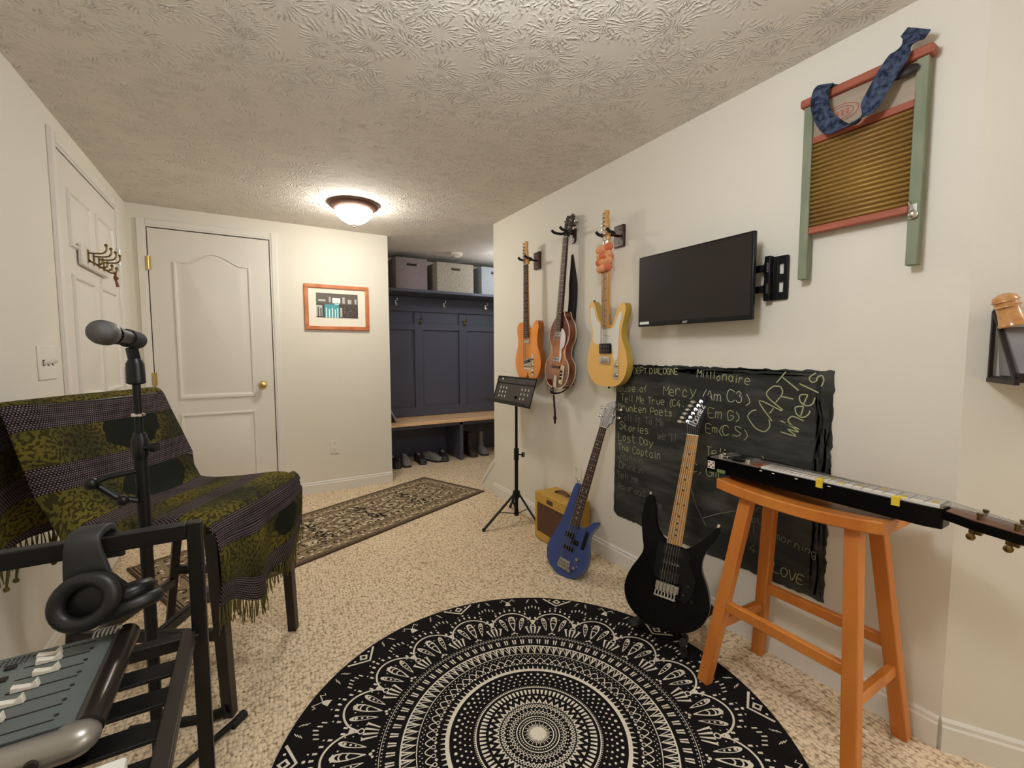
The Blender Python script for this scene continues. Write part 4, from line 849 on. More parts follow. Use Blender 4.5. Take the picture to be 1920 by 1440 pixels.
f = math_n(nt, 'MULTIPLY', math_n(nt, 'MULTIPLY', r1.outputs[0], n2.outputs['Fac']), .75); L(mix_n(nt, f, lin((44, 45, 42)), lin((120, 120, 112))), bs.inputs['Base Color'])
R5 = random.Random(11); by0_, by1_, bz0, bz1 = .748, 1.795, .272, 1.095
def rough(a, b, n, amp):
    return [(a[0]+(b[0]-a[0])*i/n + (R5.uniform(-amp, amp) if 0 < i else 0)*(abs(b[1]-a[1]) > abs(b[0]-a[0])), a[1]+(b[1]-a[1])*i/n + (R5.uniform(-amp, amp) if 0 < i else 0)*(abs(b[0]-a[0]) > abs(b[1]-a[1]))) for i in range(n)]
poly = rough((-by1_, bz0+.02), (-by1_+.03, bz0), 2, 0) + rough((-by1_+.03, bz0), (-by0_, bz0+.012), 60, .0035) + rough((-by0_, bz0+.012), (-by0_, bz1), 50, .004) + rough((-by0_, bz1), (-by1_+.01, bz1+.002), 70, .004) + rough((-by1_+.01, bz1), (-by1_, bz0+.02), 40, .002)
t = tag(MB(frame((W, 0, 0), (0, 0, 1), (-1, 0, 0))).prism(poly, .0003, .004).build('chalkboard', m_cb, None, smooth=False), 'large black chalkboard with ragged edges covered in chalk writing, low on the right wall', 'chalkboard')
m_edge = mat('brush_black', (22, 20, 18), .8); m_chalk = mat('dull_yellow_chalk', (176, 180, 134), .95, spec=.1); m_chalk2 = mat('white_chalk', (198, 198, 176), .95, spec=.1); m_chalk3 = mat('faint_chalk', (128, 130, 112), .95, spec=.1)
mb = MB(); R6 = random.Random(5)
for i in range(34):
    y = by0_+R6.uniform(.003, .05); z = R6.uniform(bz0+.02, bz1-.16); mb.ribbon(spline([(BX-.0006, y, z), (BX-.0006, y+R6.uniform(-.01, .01), z+.08), (BX-.0006, y+R6.uniform(-.006, .006), z+.15)], 4, False), R6.uniform(.003, .009), (-1, 0, 0))
for i in range(40):
    z = bz1-R6.uniform(.003, .03); y = R6.uniform(by0_+.02, by1_-.2); mb.ribbon(spline([(BX-.0006, y, z), (BX-.0006, y+.07, z+R6.uniform(-.006, .006)), (BX-.0006, y+.15, z)], 4, False), R6.uniform(.003, .008), (-1, 0, 0))
mb.build('brush_streaks', m_edge, t)
LN = [("- DEPT DIALOGNE", 1.70, 1.052, .029, 0, .02), ("Millionaire", 1.285, 1.050, .036, 0, -.07), ("House of", 1.80, .952, .040, 0, .03), ("Mercy", 1.465, .958, .046, 0, .02), ("(Am C3)", 1.255, .955, .046, 1, 0), ("Tell Me True (C4.", 1.748, .902, .036, 0, .02), ("Em G)", 1.222, .880, .042, 0, 0), ("Drunken Poets", 1.765, .852, .036, 0, .02), ("Em(C.S)", 1.232, .815, .040, 0, 0),
      ("Tell it To Me", 1.752, .800, .036, 2, .02), ("Stories", 1.755, .748, .040, 0, .02), ("we'll", 1.50, .742, .040, 2, 0), ("Tell (- -)", 1.228, .715, .044, 0, 0), ("Lost Day", 1.765, .690, .040, 0, .02), ("The Captain", 1.765, .636, .038, 0, .02), ("C, Gm", 1.30, .625, .04, 0, 0), ("Runnin", 1.745, .588, .038, 2, .02), ("Drinkin", 1.755, .540, .036, 2, .02), ("Tell me", 1.77, .485, .036, 2, .02), ("Railroad", 1.76, .425, .036, 2, .02), ("Nice", 1.55, .40, .034, 2, 0),
      ("and", 1.02, .535, .034, 2, 0), ("round", 1.04, .488, .034, 2, 0), ("S,I", 1.06, .442, .034, 2, 0), ("morning", .925, .452, .030, 2, -.12), ("4", 1.02, .36, .04, 2, 0), ("LOVE", .925, .325, .038, 0, -.10)]
for txt, y, z, s, mi, an in LN:
    mb = MB(); txt2 = txt
    chalk(mb, txt2, (y, z), an, s*.92, .0030 if mi != 2 else .0024); mb.build('chalk_line', [(m_chalk, m_chalk2, m_chalk3)[mi]], t, smooth=False)
mb = MB(); chalk(mb, "CART", (.985, .845), .93, .080, .0042, 4.4); chalk(mb, "Wheels", (.862, .842), 1.20, .064, .0042, 4.0); mb.build('chalk_title', m_chalk, t, smooth=False)
mb = MB()
for a, b in (((1.30, .545), (1.22, .40)), ((1.235, .43), (1.06, .52)), ((1.77, .60), (1.70, .56)), ((1.345, .5), (1.325, .42))): mb.ribbon([(BX-.0008, a[0], a[1]), (BX-.0008, (a[0]+b[0])/2+.01, (a[1]+b[1])/2), (BX-.0008, b[0], b[1])], .003, (-1, 0, 0))
mb.build('chalk_scribble', m_chalk3, t, smooth=False)

# ------------------------------------------------------------------ round mandala rug (polar motifs laid into one mesh)
RC, RR = V((.712, 1.062)), .757
mb = MB(); n = 180
mb.lathe([(.001, RUGZ-.0005), (RR-.004, RUGZ-.0005), (RR, RUGZ-.003), (RR, 0)], n, 0, T(RC.x, RC.y, 0), cap=False)
ZT = RUGZ; R8 = random.Random(2); PH = .08
def pp(r, a): return (RC.x+RR*r*cos(a+PH), RC.y+RR*r*sin(a+PH))
def shape(P): mb.add([(x, y, ZT+R8.random()*.0003) for x, y in P], [tuple(range(len(P)))], 1)
def hole(P): mb.add([(x, y, ZT+.0005+R8.random()*.0001) for x, y in P], [tuple(range(len(P)))], 0)
def ring(ra, rb, n=160): mb.add([(*pp(r, 2*pi*i/n), ZT) for r in (ra, rb) for i in range(n)], [(i, (i+1) % n, n+(i+1) % n, n+i) for i in range(n)], 1)
def dot(r, a, d, k=9, h=False): c = pp(r, a); (hole if h else shape)([(c[0]+RR*d*cos(2*pi*i/k), c[1]+RR*d*sin(2*pi*i/k)) for i in range(k)])
def line(RA, w):
    zz = ZT+R8.random()*.0003; P = [V((*pp(r, a), zz)) for r, a in RA]; mb.ribbon(P, w*RR, (0, 0, 1), 1)
def trap(r0_, r1_, a, w0, w1): shape([pp(r0_, a-w0/r0_), pp(r0_, a+w0/r0_), pp(r1_, a+w1/r1_), pp(r1_, a-w1/r1_)])
for i in range(40):
    a = 2*pi*i/40; l = .056 if i % 2 else .047; trap(.020, l, a, .0022, .0010)
dot(0.0001, 0, .030, 20)
ring(.060, .064, 90)
for i in range(48): dot(.073, 2*pi*i/48, .0032, 7)
ring(.083, .087, 90)
for k in range(44):
    a = 2*pi*k/44; s_ = 2*pi/44
    line([(.100, a), (.108, a+s_/2), (.100, a+s_)], .003); line([(.116, a), (.108, a+s_/2), (.116, a+s_)], .003); dot(.122, a, .003, 6); line([(.092, a+s_/4), (.10, a+s_/2)], .0025)
for k in range(40):
    a = 2*pi*k/40; s_ = 2*pi/40
    line([(.130, a), (.150, a+s_/2), (.130, a+s_)], .0045); line([(.150, a), (.135, a+s_/2), (.150, a+s_)], .003)
    shape([pp(.156, a), pp(.156, a+s_), pp(.182, a+s_/2)]); hole([pp(.1565, a+s_*.34), pp(.1565, a+s_*.66), pp(.167, a+s_/2)])
    shape([pp(.197, a-s_*.28), pp(.197, a+s_*.28), pp(.181, a)])
for k in range(76): trap(.208, .234, 2*pi*k/76, .0032, .0062)
ring(.246, .250, 140)
for k in range(190): trap(.25, .257, 2*pi*k/190, .0018, .001)
for r, c_, d in ((.272, 62, .0040), (.291, 66, .0046), (.310, 66, .0052), (.330, 66, .0064)):
    for k in range(c_): dot(r, 2*pi*(k+.5*(r in (.291, .330)))/c_, d*R8.uniform(.85, 1.1), 8)
ring(.352, .368)
for k in range(104): trap(.368, .386, 2*pi*k/104, .0036, .0016)
for k in range(68): dot(.404, 2*pi*(k+.5)/68, .0060, 8)
for k in range(68):
    a = 2*pi*k/68; s_ = 2*pi/68
    line([(.420, a)]+[(.420+.024*sin(pi*j/8), a+s_*j/8) for j in range(1, 8)]+[(.420, a+s_)], .0042)
    line([(.420+.008*cos(q_)-.008, a+.008*sin(q_)/.42) for q_ in [2*pi*j/10 for j in range(11)]], .0035)
for r, c_ in ((.455, 136), (.464, 136)):
    for k in range(c_): dot(r, 2*pi*(k+.5*(r > .46))/c_, .0028, 6)
ring(.474, .4775); ring(.533, .539)
for k in range(96):
    a = 2*pi*k/96; s_ = 2*pi/96
    shape([pp(.533, a), pp(.533, a+s_*.62), pp(.480, a+s_*.28)]); line([(.480, a+s_*.28), (.530, a+s_)], .0032); hole([pp(.531, a+s_*.2), pp(.531, a+s_*.42), pp(.508, a+s_*.3)])
for k in range(84):
    a = 2*pi*k/84
    for q_ in (-1, 1): shape([pp(.556, a+q_*.004), pp(.556, a+q_*.014), pp(.590, a+q_*.018), pp(.590, a+q_*.005)])
for k in range(230): dot(.606, 2*pi*k/230, .0032, 6)
ring(.613, .6155)
for k in range(230): dot(.6235, 2*pi*(k+.5)/230, .0026, 6)
NS = 20
def petal(a, r0_, r1_, w, kind, tilt=0.):
    P = []
    for j in range(24):
        q_ = j/24*2*pi; rr = (1-cos(q_))/2; ww = w*sin(q_)*(.35+.9*rr); P.append(pp(r0_+(r1_-r0_)*rr, a+tilt*rr+ww/(r0_+(r1_-r0_)*rr)))
    shape(P); Pi = [((x-sum(p[0] for p in P)/24)*.70+sum(p[0] for p in P)/24, (y-sum(p[1] for p in P)/24)*.74+sum(p[1] for p in P)/24) for x, y in P]; hole(Pi)
    rm = r0_+(r1_-r0_)*.5
    mb_z = .0008
    if kind:
        for f_ in (.45, .66):
            rr = r0_+(r1_-r0_)*f_; mb.ribbon([V((*pp(rr+.012*sin(pi*j/6), a+tilt*f_+(j/6-.5)*w*1.9*(.35+.9*f_)/rr), ZT+mb_z)) for j in range(7)], .006*RR, (0, 0, 1), 1)
    else:
        for f_, d in ((.38, .0042), (.56, .0055), (.76, .0068)): 
            c = pp(r0_+(r1_-r0_)*f_, a+tilt*f_); mb.add([(c[0]+RR*d*cos(2*pi*i/8), c[1]+RR*d*sin(2*pi*i/8), ZT+mb_z) for i in range(8)], [tuple(range(8))], 1)
for k in range(NS):
    s_ = 2*pi/NS; a = s_*k; am = a+s_/2
    # fan of rays under each curl
    for q_ in (-1.5, -.5, .5, 1.5): shape([pp(.640, a+q_*.022-.004), pp(.640, a+q_*.022+.004), pp(.700, a+q_*.038+.008), pp(.700, a+q_*.038-.008)])
    dot(.648, am, .007); dot(.640, am-.02, .0055); dot(.640, am+.02, .0055)
    petal(am, .664, .800, .021, 1); petal(am-.050, .668, .784, .0145, 0, -.034); petal(am+.050, .668, .784, .0145, 0, .034)
    for q_ in (-1, 1):
        dot(.775, am+q_*.038, .004, 7); dot(.79, am+q_*.018, .0036, 7); dot(.765, am+q_*.118, .0036, 7); dot(.70, am+q_*.112, .0036, 7); dot(.735, am+q_*.122, .003, 7)
    line([(.722, a)]+[(.722+.108*sin(pi*j/20)**.62, a+s_*j/20) for j in range(1, 20)]+[(.722, a+s_)], .0085)
    line([(.712+.012*cos(q_), a+.012*sin(q_)/.71) for q_ in [2*pi*j/12 for j in range(13)]], .0055)
    dot(.752, a, .011)
    for j in range(9):                                   # radiating dashes outside each scallop
        f_ = (j-4)/4; b_ = am+f_*s_*.44; rr = .728+.108*cos(f_*pi/2*.94)**.62; trap(rr+.018, rr+.036, b_, .0042, .0052)
        if j % 2: dot(rr+.052, b_, .0042, 7)
    for j in range(5):
        f_ = (j-2)/2; trap(.885-.018*abs(f_), .908-.018*abs(f_), a+f_*.045, .003, .0034)
    if k % 2 == 0:                                       # chevron and diamond at the rim
        line([(.982, am-.085), (.915, am), (.982, am+.085)], .011)
        shape([pp(.935, am), pp(.958, am+.026), pp(.985, am), pp(.958, am-.026)]); hole([pp(.947, am), pp(.959, am+.013), pp(.972, am), pp(.959, am-.013)])
        dot(.972, am-.045, .006); dot(.972, am+.045, .006); dot(.89, am, .007)
    else:
        shape([pp(.912, am-.020), pp(.912, am+.020), pp(.938, am+.012), pp(.950, am), pp(.938, am-.012)]); line([(.978, am-.034), (.944, am), (.978, am+.034)], .005); line([(.965, am-.05), (.955, am-.04), (.972, am-.034)], .004); line([(.965, am+.05), (.955, am+.04), (.972, am+.034)], .004)
    for q_ in (-1, 1): 
        for j in range(3): line([(.935+.012*j, am+q_*(.118+.004*j)), (.95+.012*j, am+q_*(.132+.004*j))], .0035)
m_rb = mat('black_rug_pile', (26, 23, 23), .95, spec=.1, bump=(900, .2)); m_rw = mat('cream_rug_pile', (224, 214, 196), .95, spec=.1, bump=(900, .2))
tag(mb.build('round_rug', [m_rb, m_rw], None, smooth=False), 'round black rug with cream mandala pattern in the foreground', 'rug')

# ------------------------------------------------------------------ oriental runner
ru = V((-.913, -.409)).normalized(); rv = V((ru.y, -ru.x)); ro = V((1.361, 3.937))    # along, across toward the camera
if (V((1.604, 3.259))-ro).dot(rv) < 0: rv = -rv
RL, RWd = 2.16, .72
mb = MB(); P3 = lambda u, v, z=.0098: (ro.x+ru.x*u+rv.x*v, ro.y+ru.y*u+rv.y*v, z)
mb.add([P3(u, v, z) for z in (0, .0092) for u, v in ((0, 0), (RL, 0), (RL, RWd), (0, RWd))], [(0, 1, 2, 3), (7, 6, 5, 4), (4, 5, 1, 0), (5, 6, 2, 1), (6, 7, 3, 2), (7, 4, 0, 3)], 2)
def rq(u0, v0, u1, v1, mi, z=.0094): mb.add([P3(u0, v0, z), P3(u1, v0, z), P3(u1, v1, z), P3(u0, v1, z)], [(0, 1, 2, 3)], mi)
def fr4(d0, d1, mi, z):
    rq(d0, d0, RL-d0, d1, mi, z); rq(d0, RWd-d1, RL-d0, RWd-d0, mi, z); rq(d0, d1, d1, RWd-d1, mi, z); rq(RL-d1, d1, RL-d0, RWd-d1, mi, z)
rq(.012, .012, RL-.012, RWd-.012, 0, .0094); fr4(.016, .026, 1, .0096); fr4(.034, .040, 1, .0096); fr4(.135, .142, 2, .0096); fr4(.148, .153, 1, .0096)
def rl(P, w, mi, z=.0098): mb.ribbon([V(P3(u, v, z)) for u, v in P], w, (0, 0, 1), mi)
R9 = random.Random(4)
def curl(u, v, r, a, mi, turn=1): rl([(u+r*(1-k/15)*cos(a+turn*k*.42), v+r*(1-k/15)*sin(a+turn*k*.42)) for k in range(13)], .0095, mi)
def leaf(u, v, l, a, mi, w=.012): 
    c, s_ = cos(a), sin(a); Q = [(0, 0), (l*.35, w), (l*.7, w*.8), (l, 0), (l*.7, -w*.8), (l*.35, -w)]
    mb.add([P3(u+x*c-y*s_, v+x*s_+y*c, .0099) for x, y in Q], [tuple(range(6))], mi)
def blob(u, v, r, mi, z=.0100): mb.add([P3(u+r*cos(2*pi*k/8), v+r*sin(2*pi*k/8), z) for k in range(8)], [tuple(range(8))], mi)
# border vine
def border(p0, d, nrm, ln):
    k = int(ln/.085)
    for i in range(k):
        c = (p0[0]+d[0]*ln*(i+.5)/k, p0[1]+d[1]*ln*(i+.5)/k); sg = 1 if i % 2 else -1; a = atan2(d[1], d[0])
        cc = (c[0]+nrm[0]*.012*sg, c[1]+nrm[1]*.012*sg); curl(cc[0], cc[1], .030, a, 1, sg); blob(cc[0], cc[1], .009, 3)
        for q_ in (-.6, .6, 2.2, -2.2): leaf(c[0]-nrm[0]*.012*sg+.016*cos(a+q_), c[1]-nrm[1]*.012*sg+.016*sin(a+q_), .026, a+q_, 3 if q_ > 0 else 1, .008)
border((.045, .088), (1, 0), (0, 1), RL-.09); border((.045, RWd-.088), (1, 0), (0, 1), RL-.09); border((.088, .15), (0, 1), (1, 0), RWd-.3); border((RL-.088, .15), (0, 1), (1, 0), RWd-.3)
# field: medallions with mirrored scrolls
for i in range(5):
    cu = .28+.40*i; cv = RWd/2
    for r, w_, mi in ((.105, .008, 1), (.085, .006, 3), (.058, .008, 1), (.03, .008, 3)):
        rl([(cu+r*1.25*(1+.13*cos(8*q_))*cos(q_), cv+r*(1+.13*cos(8*q_))*sin(q_)) for q_ in [2*pi*k/48 for k in range(49)]], w_, mi)
    blob(cu, cv, .014, 1)
    for k in range(8): leaf(cu+.068*1.2*cos(k*pi/4+.39), cv+.068*sin(k*pi/4+.39), .026, k*pi/4+.39, 1 if k % 2 else 3)
    for su in (-1, 1):
        for sv in (-1, 1):
            for (du, dv, r) in ((.15, .13, .045), (.09, .165, .038), (.20, .05, .042), (.165, .175, .03), (.20, .105, .026), (.04, .15, .026)):
                u, v = cu+su*du, cv+sv*dv
                if .16 < u < RL-.16: curl(u, v, r, atan2(-sv*dv, -su*du), 1 if int(r*1000) % 2 else 3, su*sv); curl(u+.012, v, r*.7, atan2(sv*dv, su*du), 1, -su*sv); blob(u, v, .008, 3)
                for q_ in (.5, 2.1, 3.6, 5.2):
                    uu, v2 = u+r*1.05*cos(q_*su), v+r*1.05*sin(q_*sv)
                    if .16 < uu < RL-.16 and .16 < v2 < RWd-.16: leaf(uu, v2, .024, R9.uniform(0, 6.3), R9.choice((1, 1, 3)), .010)
m_r = [mat('runner_taupe', (168, 148, 120), .95, spec=.1, noise=(240., (124, 104, 78), (1, 1, 1), .4, .6)), mat('runner_dark_brown', (62, 50, 42), .95, spec=.1), mat('runner_edge', (84, 68, 54), .95, spec=.1), mat('runner_cream', (212, 196, 166), .95, spec=.1)]
tag(mb.build('runner_rug', m_r, None, smooth=False), 'long brown and cream oriental runner on the carpet along the back wall', 'rug')

# ------------------------------------------------------------------ oak saddle stool
t = thing('saddle_stool', 'honey oak saddle stool standing at the chalkboard on the right', 'stool', (1.5, .72, 0))
mb = MB(); nx, ny = 10, 16; sx0, sx1, sy0, sy1 = 1.395, 1.622, .485, .965
def st_z(x, y): q_ = (y-.725)/.24; return .702+.018*q_*q_ - .004*(1-((x-1.508)/.113)**2)
vs = [(sx0+(sx1-sx0)*i/nx, sy0+(sy1-sy0)*j/ny, st_z(sx0+(sx1-sx0)*i/nx, sy0+(sy1-sy0)*j/ny)) for i in range(nx+1) for j in range(ny+1)]
vb_ = [(x, y, z-.036) for x, y, z in vs]; N = len(vs); I = lambda i, j: i*(ny+1)+j
fs = [(I(i, j), I(i+1, j), I(i+1, j+1), I(i, j+1)) for i in range(nx) for j in range(ny)] + [(N+I(i, j+1), N+I(i+1, j+1), N+I(i+1, j), N+I(i, j)) for i in range(nx) for j in range(ny)]
for i in range(nx): fs += [(I(i+1, 0), I(i, 0), N+I(i, 0), N+I(i+1, 0)), (I(i, ny), I(i+1, ny), N+I(i+1, ny), N+I(i, ny))]
for j in range(ny): fs += [(I(0, j), I(0, j+1), N+I(0, j+1), N+I(0, j)), (I(nx, j+1), I(nx, j), N+I(nx, j), N+I(nx, j+1))]
mb.add(vs+vb_, fs); mb.build('seat', m_oak, t, bevel=.004, angle=50)
TP = {}; 
for sx_, (xt, xb) in ((-1, (1.438, 1.335)), (1, (1.575, 1.657))):
    for sy_, (yt, yb_) in ((1, (.87, .945)), (-1, (.565, .503))):
        TP[(sx_, sy_)] = (V((xt, yt, .685)), V((xb, yb_, RUGZ if sx_ < 0 and sy_ > 0 else 0)))
        a, b = TP[(sx_, sy_)]; MB().bar(a, b, .040, .036, upv=(1, 0, 0)).build('leg', m_oak, t, bevel=.004)
at = lambda k, z: TP[k][1]+(TP[k][0]-TP[k][1])*(z/.685)
for k1, k2, z in (((-1, 1), (-1, -1), .29), ((1, 1), (1, -1), .29), ((-1, 1), (1, 1), .215), ((-1, -1), (1, -1), .215)):
    MB().bar(at(k1, z), at(k2, z), .022, .034).build('stretcher', m_oak, t, bevel=.003)

# ------------------------------------------------------------------ lap steel guitar on the stool
zt = .778; t = thing('lap_steel_guitar', 'black lap steel guitar with white fretboard lying on the oak stool', 'lap steel guitar', (1.48, .7, zt-.05))
body = [(1.435, 1.035), (1.575, 1.055), (1.582, 1.02), (1.575, .84), (1.545, .70), (1.520, .50), (1.508, .415), (1.49, .385), (1.44, .385), (1.430, .415), (1.432, .70)]
MB().prism(body[::-1], zt-.052, zt).build('body', m_rg, t, bevel=.004)
fb0, fb1 = .835, .392
MB().b2((1.439, fb1, zt), (1.499, fb0, zt+.006)).build('fretboard', mat('white_fretboard', (228, 220, 210), .5), t)
mb = MB(); fy = [fb1+.56*(1-2**(-i/12)) for i in range(1, 25)]
for y in fy:
    if y < fb0-.004: mb.b2((1.4395, y-.0009, zt+.0058), (1.4985, y+.0009, zt+.0064))
mb.build('fret_lines', m_bplas, t)
m_yel = mat('yellow_marker', (226, 196, 52), .5)
for i in (1, 3, 5, 7, 9, 11, 12):
    y = (fy[i-1]+(fb1 if i == 1 else fy[i-2]))/2; mb = MB(); mb.b2((1.447+.016*(i % 3), y-.007, zt+.006), (1.466+.016*(i % 3), y+.007, zt+.0068))
    mb.build('position_marker', m_yel, t)
for y in (.475, .655):
    mb = MB(); mb.b2((1.4345, y-.008, zt-.004), (1.445, y+.008, zt+.0072)); mb.b2((1.4285, y-.009, zt-.016), (1.4345, y+.009, zt+.007)); mb.build('position_tab', m_yel, t)
MB().b2((1.440, .838, zt), (1.50, .875, zt+.004)).build('pickguard', mat('reddish_brown_plate', (142, 76, 58), .4), t)
MB().prism([(1.436, 1.02), (1.436, .84), (1.45, .875), (1.52, .875), (1.55, .90), (1.56, 1.02)], zt, zt+.0035).build('control_plate', mat('grey_plate', (148, 142, 138), .35, .6), t)
MB().b2((1.44, .905, zt+.003), (1.515, .94, zt+.016)).build('pickup', m_bplas, t, bevel=.002)
MB().b2((1.44, .955, zt+.003), (1.515, .972, zt+.014)).build('bridge', m_chrome, t, bevel=.002)
for x, y in ((1.45, .885), (1.452, .985), (1.475, .99)): MB().lathe([(.010, zt+.003), (.009, zt+.015), (.006, zt+.018)], 14, 0, T(x, y, 0)).build('knob', m_chrome, t)
MB().b2((1.440, fb1-.006, zt), (1.498, fb1, zt+.009)).build('nut', m_chrome, t)
for i in range(6): MB().tube([(1.446+.0095*i, .962, zt+.015), (1.446+.0095*i, fb1-.003, zt+.0095), (1.450+.008*i, .22, zt-.012)], .0007, 5).build('string', m_string, t)
mb = MB(); hp = [(1.442, .388), (1.496, .388), (1.500, .36), (1.507, .33), (1.502, .15), (1.436, .15), (1.430, .33), (1.438, .36)]
Mh = T(0, .388, zt) @ RX(.10) @ T(0, -.388, 0); MB(Mh).prism(hp, -.026, -.004, 0).build('headstock', m_rg, t, bevel=.002)
MB(Mh).prism([(x, y) for x, y in [(1.444, .380), (1.494, .380), (1.504, .33), (1.500, .152), (1.438, .152), (1.434, .33)]], -.004, -.002).build('headstock_veneer', wood_mat('brown_veneer', (128, 88, 70), (106, 70, 54), .4), t)
for s_ in (-1, 1):
    for y in (.325, .265, .205):
        x = 1.469+s_*.022; mb = MB(Mh); mb.cyl((x, y, -.004), (x, y, .010), .004, 10); mb.cyl((x, y, .010), (x, y, .014), .006, 10)
        mb.box((x, y, -.031), (.016, .022, .010)); mb.cyl((x, y, -.033), (x+s_*.028, y, -.035), .0025, 8); mb.ball((x+s_*.034, y, -.036), .009, 10, 0, (.6, 1, 1)); mb.build('tuner', m_abrass, t)
MB().b2((1.4338, 1.0, zt-.040), (1.4348, 1.028, zt-.012)).build('die_sticker', mat('white_die_sticker', (224, 214, 204), .5), t)
mb = MB()
for y, z in ((1.006, -.018), (1.022, -.018), (1.006, -.034), (1.022, -.034)): mb.box((1.4336, y, zt+z), (.0008, .005, .005))
mb.box((1.4336, 1.014, zt-.026), (.0008, .006, .005), 1); mb.build('die_pips', [m_bplas, mat('red_pip', (150, 40, 36), .5)], t)
MB().b2((1.4332, .958, zt-.048), (1.4342, .99, zt-.036)).build('green_sticker', mat('green_sticker', (110, 132, 84), .5), t)
mb = MB()
for y in (.83, .79, .72, .63): mb.box((1.4318, y, zt-.006), (.001, .008, .003))
mb.build('side_dots', m_pwhite, t)
# ------------------------------------------------------------------ black chair and the throw over it
A0 = V((.108, 2.029, 0)); s = V((.48, .877, 0)).normalized(); f = V((s.y, -s.x, 0))
B0 = A0 - s*.445; cw = lambda a, b, z: B0 + s*a + f*b + V((0, 0, z))         # a across from near to far leg, b forward, z up
m_chair = mat('black_brown_chair_paint', (26, 20, 18), .35, spec=.5)
ctr = cw(.22, -.24, 0)
t = thing('counter_chair', 'tall black wooden chair under the paisley throw on the left', 'chair', ctr)
for a in (0, .445):
    MB().bar(cw(a, -.012, .61), cw(a, .012, 0), .040, .040, upv=f, w2=.033, h2=.033).build('leg', m_chair, t, bevel=.003)
    mb = MB(); mb.tube([cw(a, -.50, 0), cw(a, -.46, .30), cw(a, -.42, .60), cw(a, -.455, .80), cw(a, -.52, 1.0)], [.019, .021, .022, .02, .017], 4); mb.build('leg', m_chair, t, bevel=.003)
MB().prism([(p.x, p.y) for p in (cw(-.02, .015, 0), cw(.465, .015, 0), cw(.455, -.40, 0), cw(-.01, -.40, 0))], .605, .648).build('seat', m_chair, t, bevel=.01)
mb = MB(); mb.bar(cw(.0, -.50, .955), cw(.445, -.50, .955), .022, .10, upv=(0, 0, 1)); mb.build('backrest', m_chair, t, bevel=.004)
MB().bar(cw(0, -.455, .78), cw(.445, -.455, .78), .02, .08).build('backrest', m_chair, t, bevel=.004)
for a in (.0, .445): MB().bar(cw(a, .006, .27), cw(a, -.46, .27), .022, .034).build('stretcher', m_chair, t, bevel=.003)
MB().bar(cw(0, -.2, .27), cw(.445, -.2, .27), .022, .034).build('stretcher', m_chair, t, bevel=.003); MB().bar(cw(0, -.468, .22), cw(.445, -.468, .22), .022, .034).build('stretcher', m_chair, t, bevel=.003)

prof = [(.046, .400), (.052, .48), (.054, .56), (.050, .625), (.030, .664), (-.02, .676), (-.12, .668), (-.22, .660), (-.30, .658), (-.352, .668), (-.382, .715), (-.410, .78), (-.440, .86), (-.470, .94), (-.495, 1.005), (-.520, 1.022), (-.548, 1.008), (-.560, .94), (-.560, .84), (-.560, .74), (-.562, .64), (-.566, .545)]
sp_ = [V((p[0], p[1], 0)) for p in prof]; sp_ = spline(sp_, 9, False); nv = len(sp_); nu = 44
al = [0]
for i in range(1, nv): al.append(al[-1]+(sp_[i]-sp_[i-1]).length)
RB = random.Random(9); mb = MB(); uvs = []
i_top = min(range(nv), key=lambda i: -sp_[i].y)
def bl(i, j):
    b, z = sp_[i].x, sp_[i].y; u = j/nu; a = -.098+.590*u; v = al[i]
    tn = (sp_[min(i+1, nv-1)]-sp_[max(i-1, 0)]).normalized(); n_ = V((-tn.y, tn.x))
    if n_.x < 0 and i < 30: n_ = -n_
    hang = 1. if z < .60 and i < 40 else 0.
    wv = .006*sin(9*u+v*7)*sin(v*5+1.1) + hang*.014*sin(17*u+1.2)*min(1, (.62-z)/.15)
    z2 = z; b2 = b
    if i < 30 and z < .64: z2 = z + (.64-z)/.24*(-.05*sin(u*pi*1.15+.1)+ .028*sin(5*u+2.0) + .012*sin(13*u)); b2 = b + hang*.010*sin(7*u)
    if i > i_top and z < .95: z2 = z+(.95-z)/.4*(.09*sin(3.2*u+.2)-.02+.012*sin(15*u)); b2 = b-.012*sin(11*u+.6)*(.95-z)/.4
    # loose sag where seat meets back, edges droop past the seat and back sides
    if u < .10: 
        k = (1-u/.10); z2 -= .055*k*k*(1 if -.40 < b < .02 and z > .6 and i < i_top-14 else .1); b2 -= .03*k*(z > .75 and i <= i_top)
    if u > .90:
        k = (u-.90)/.10; z2 -= .05*k*k*(1 if -.40 < b < .02 and z > .6 and i < i_top-14 else .06); a -= .012*k
    edge = .020*sin(al[i]*6+.4)*(1 if u < .5 else -1)*max(0, abs(u-.5)*2-.6)
    p = cw(a+edge, b2+n_.x*wv*.8, z2+n_.y*wv*.8); return p
vs = [bl(i, j) for i in range(nv) for j in range(nu+1)]
mb.add(vs, [(i*(nu+1)+j, i*(nu+1)+j+1, (i+1)*(nu+1)+j+1, (i+1)*(nu+1)+j) for i in range(nv-1) for j in range(nu)])
m_bl = blanket_mat(); th = thing('throw_blanket', 'olive paisley throw with woven stripes draped over the tall chair', 'blanket', ctr)
o = mb.build('cloth', m_bl, th, angle=180, solid=.005)
uvl = o.data.uv_layers.new(name='UVMap')
for lp in o.data.loops: i, j = divmod(lp.vertex_index, nu+1); uvl.data[lp.index].uv = (j/nu*.60, al[i])
m_fringe = mat('olive_fringe', (92, 84, 44), .95, spec=.1)
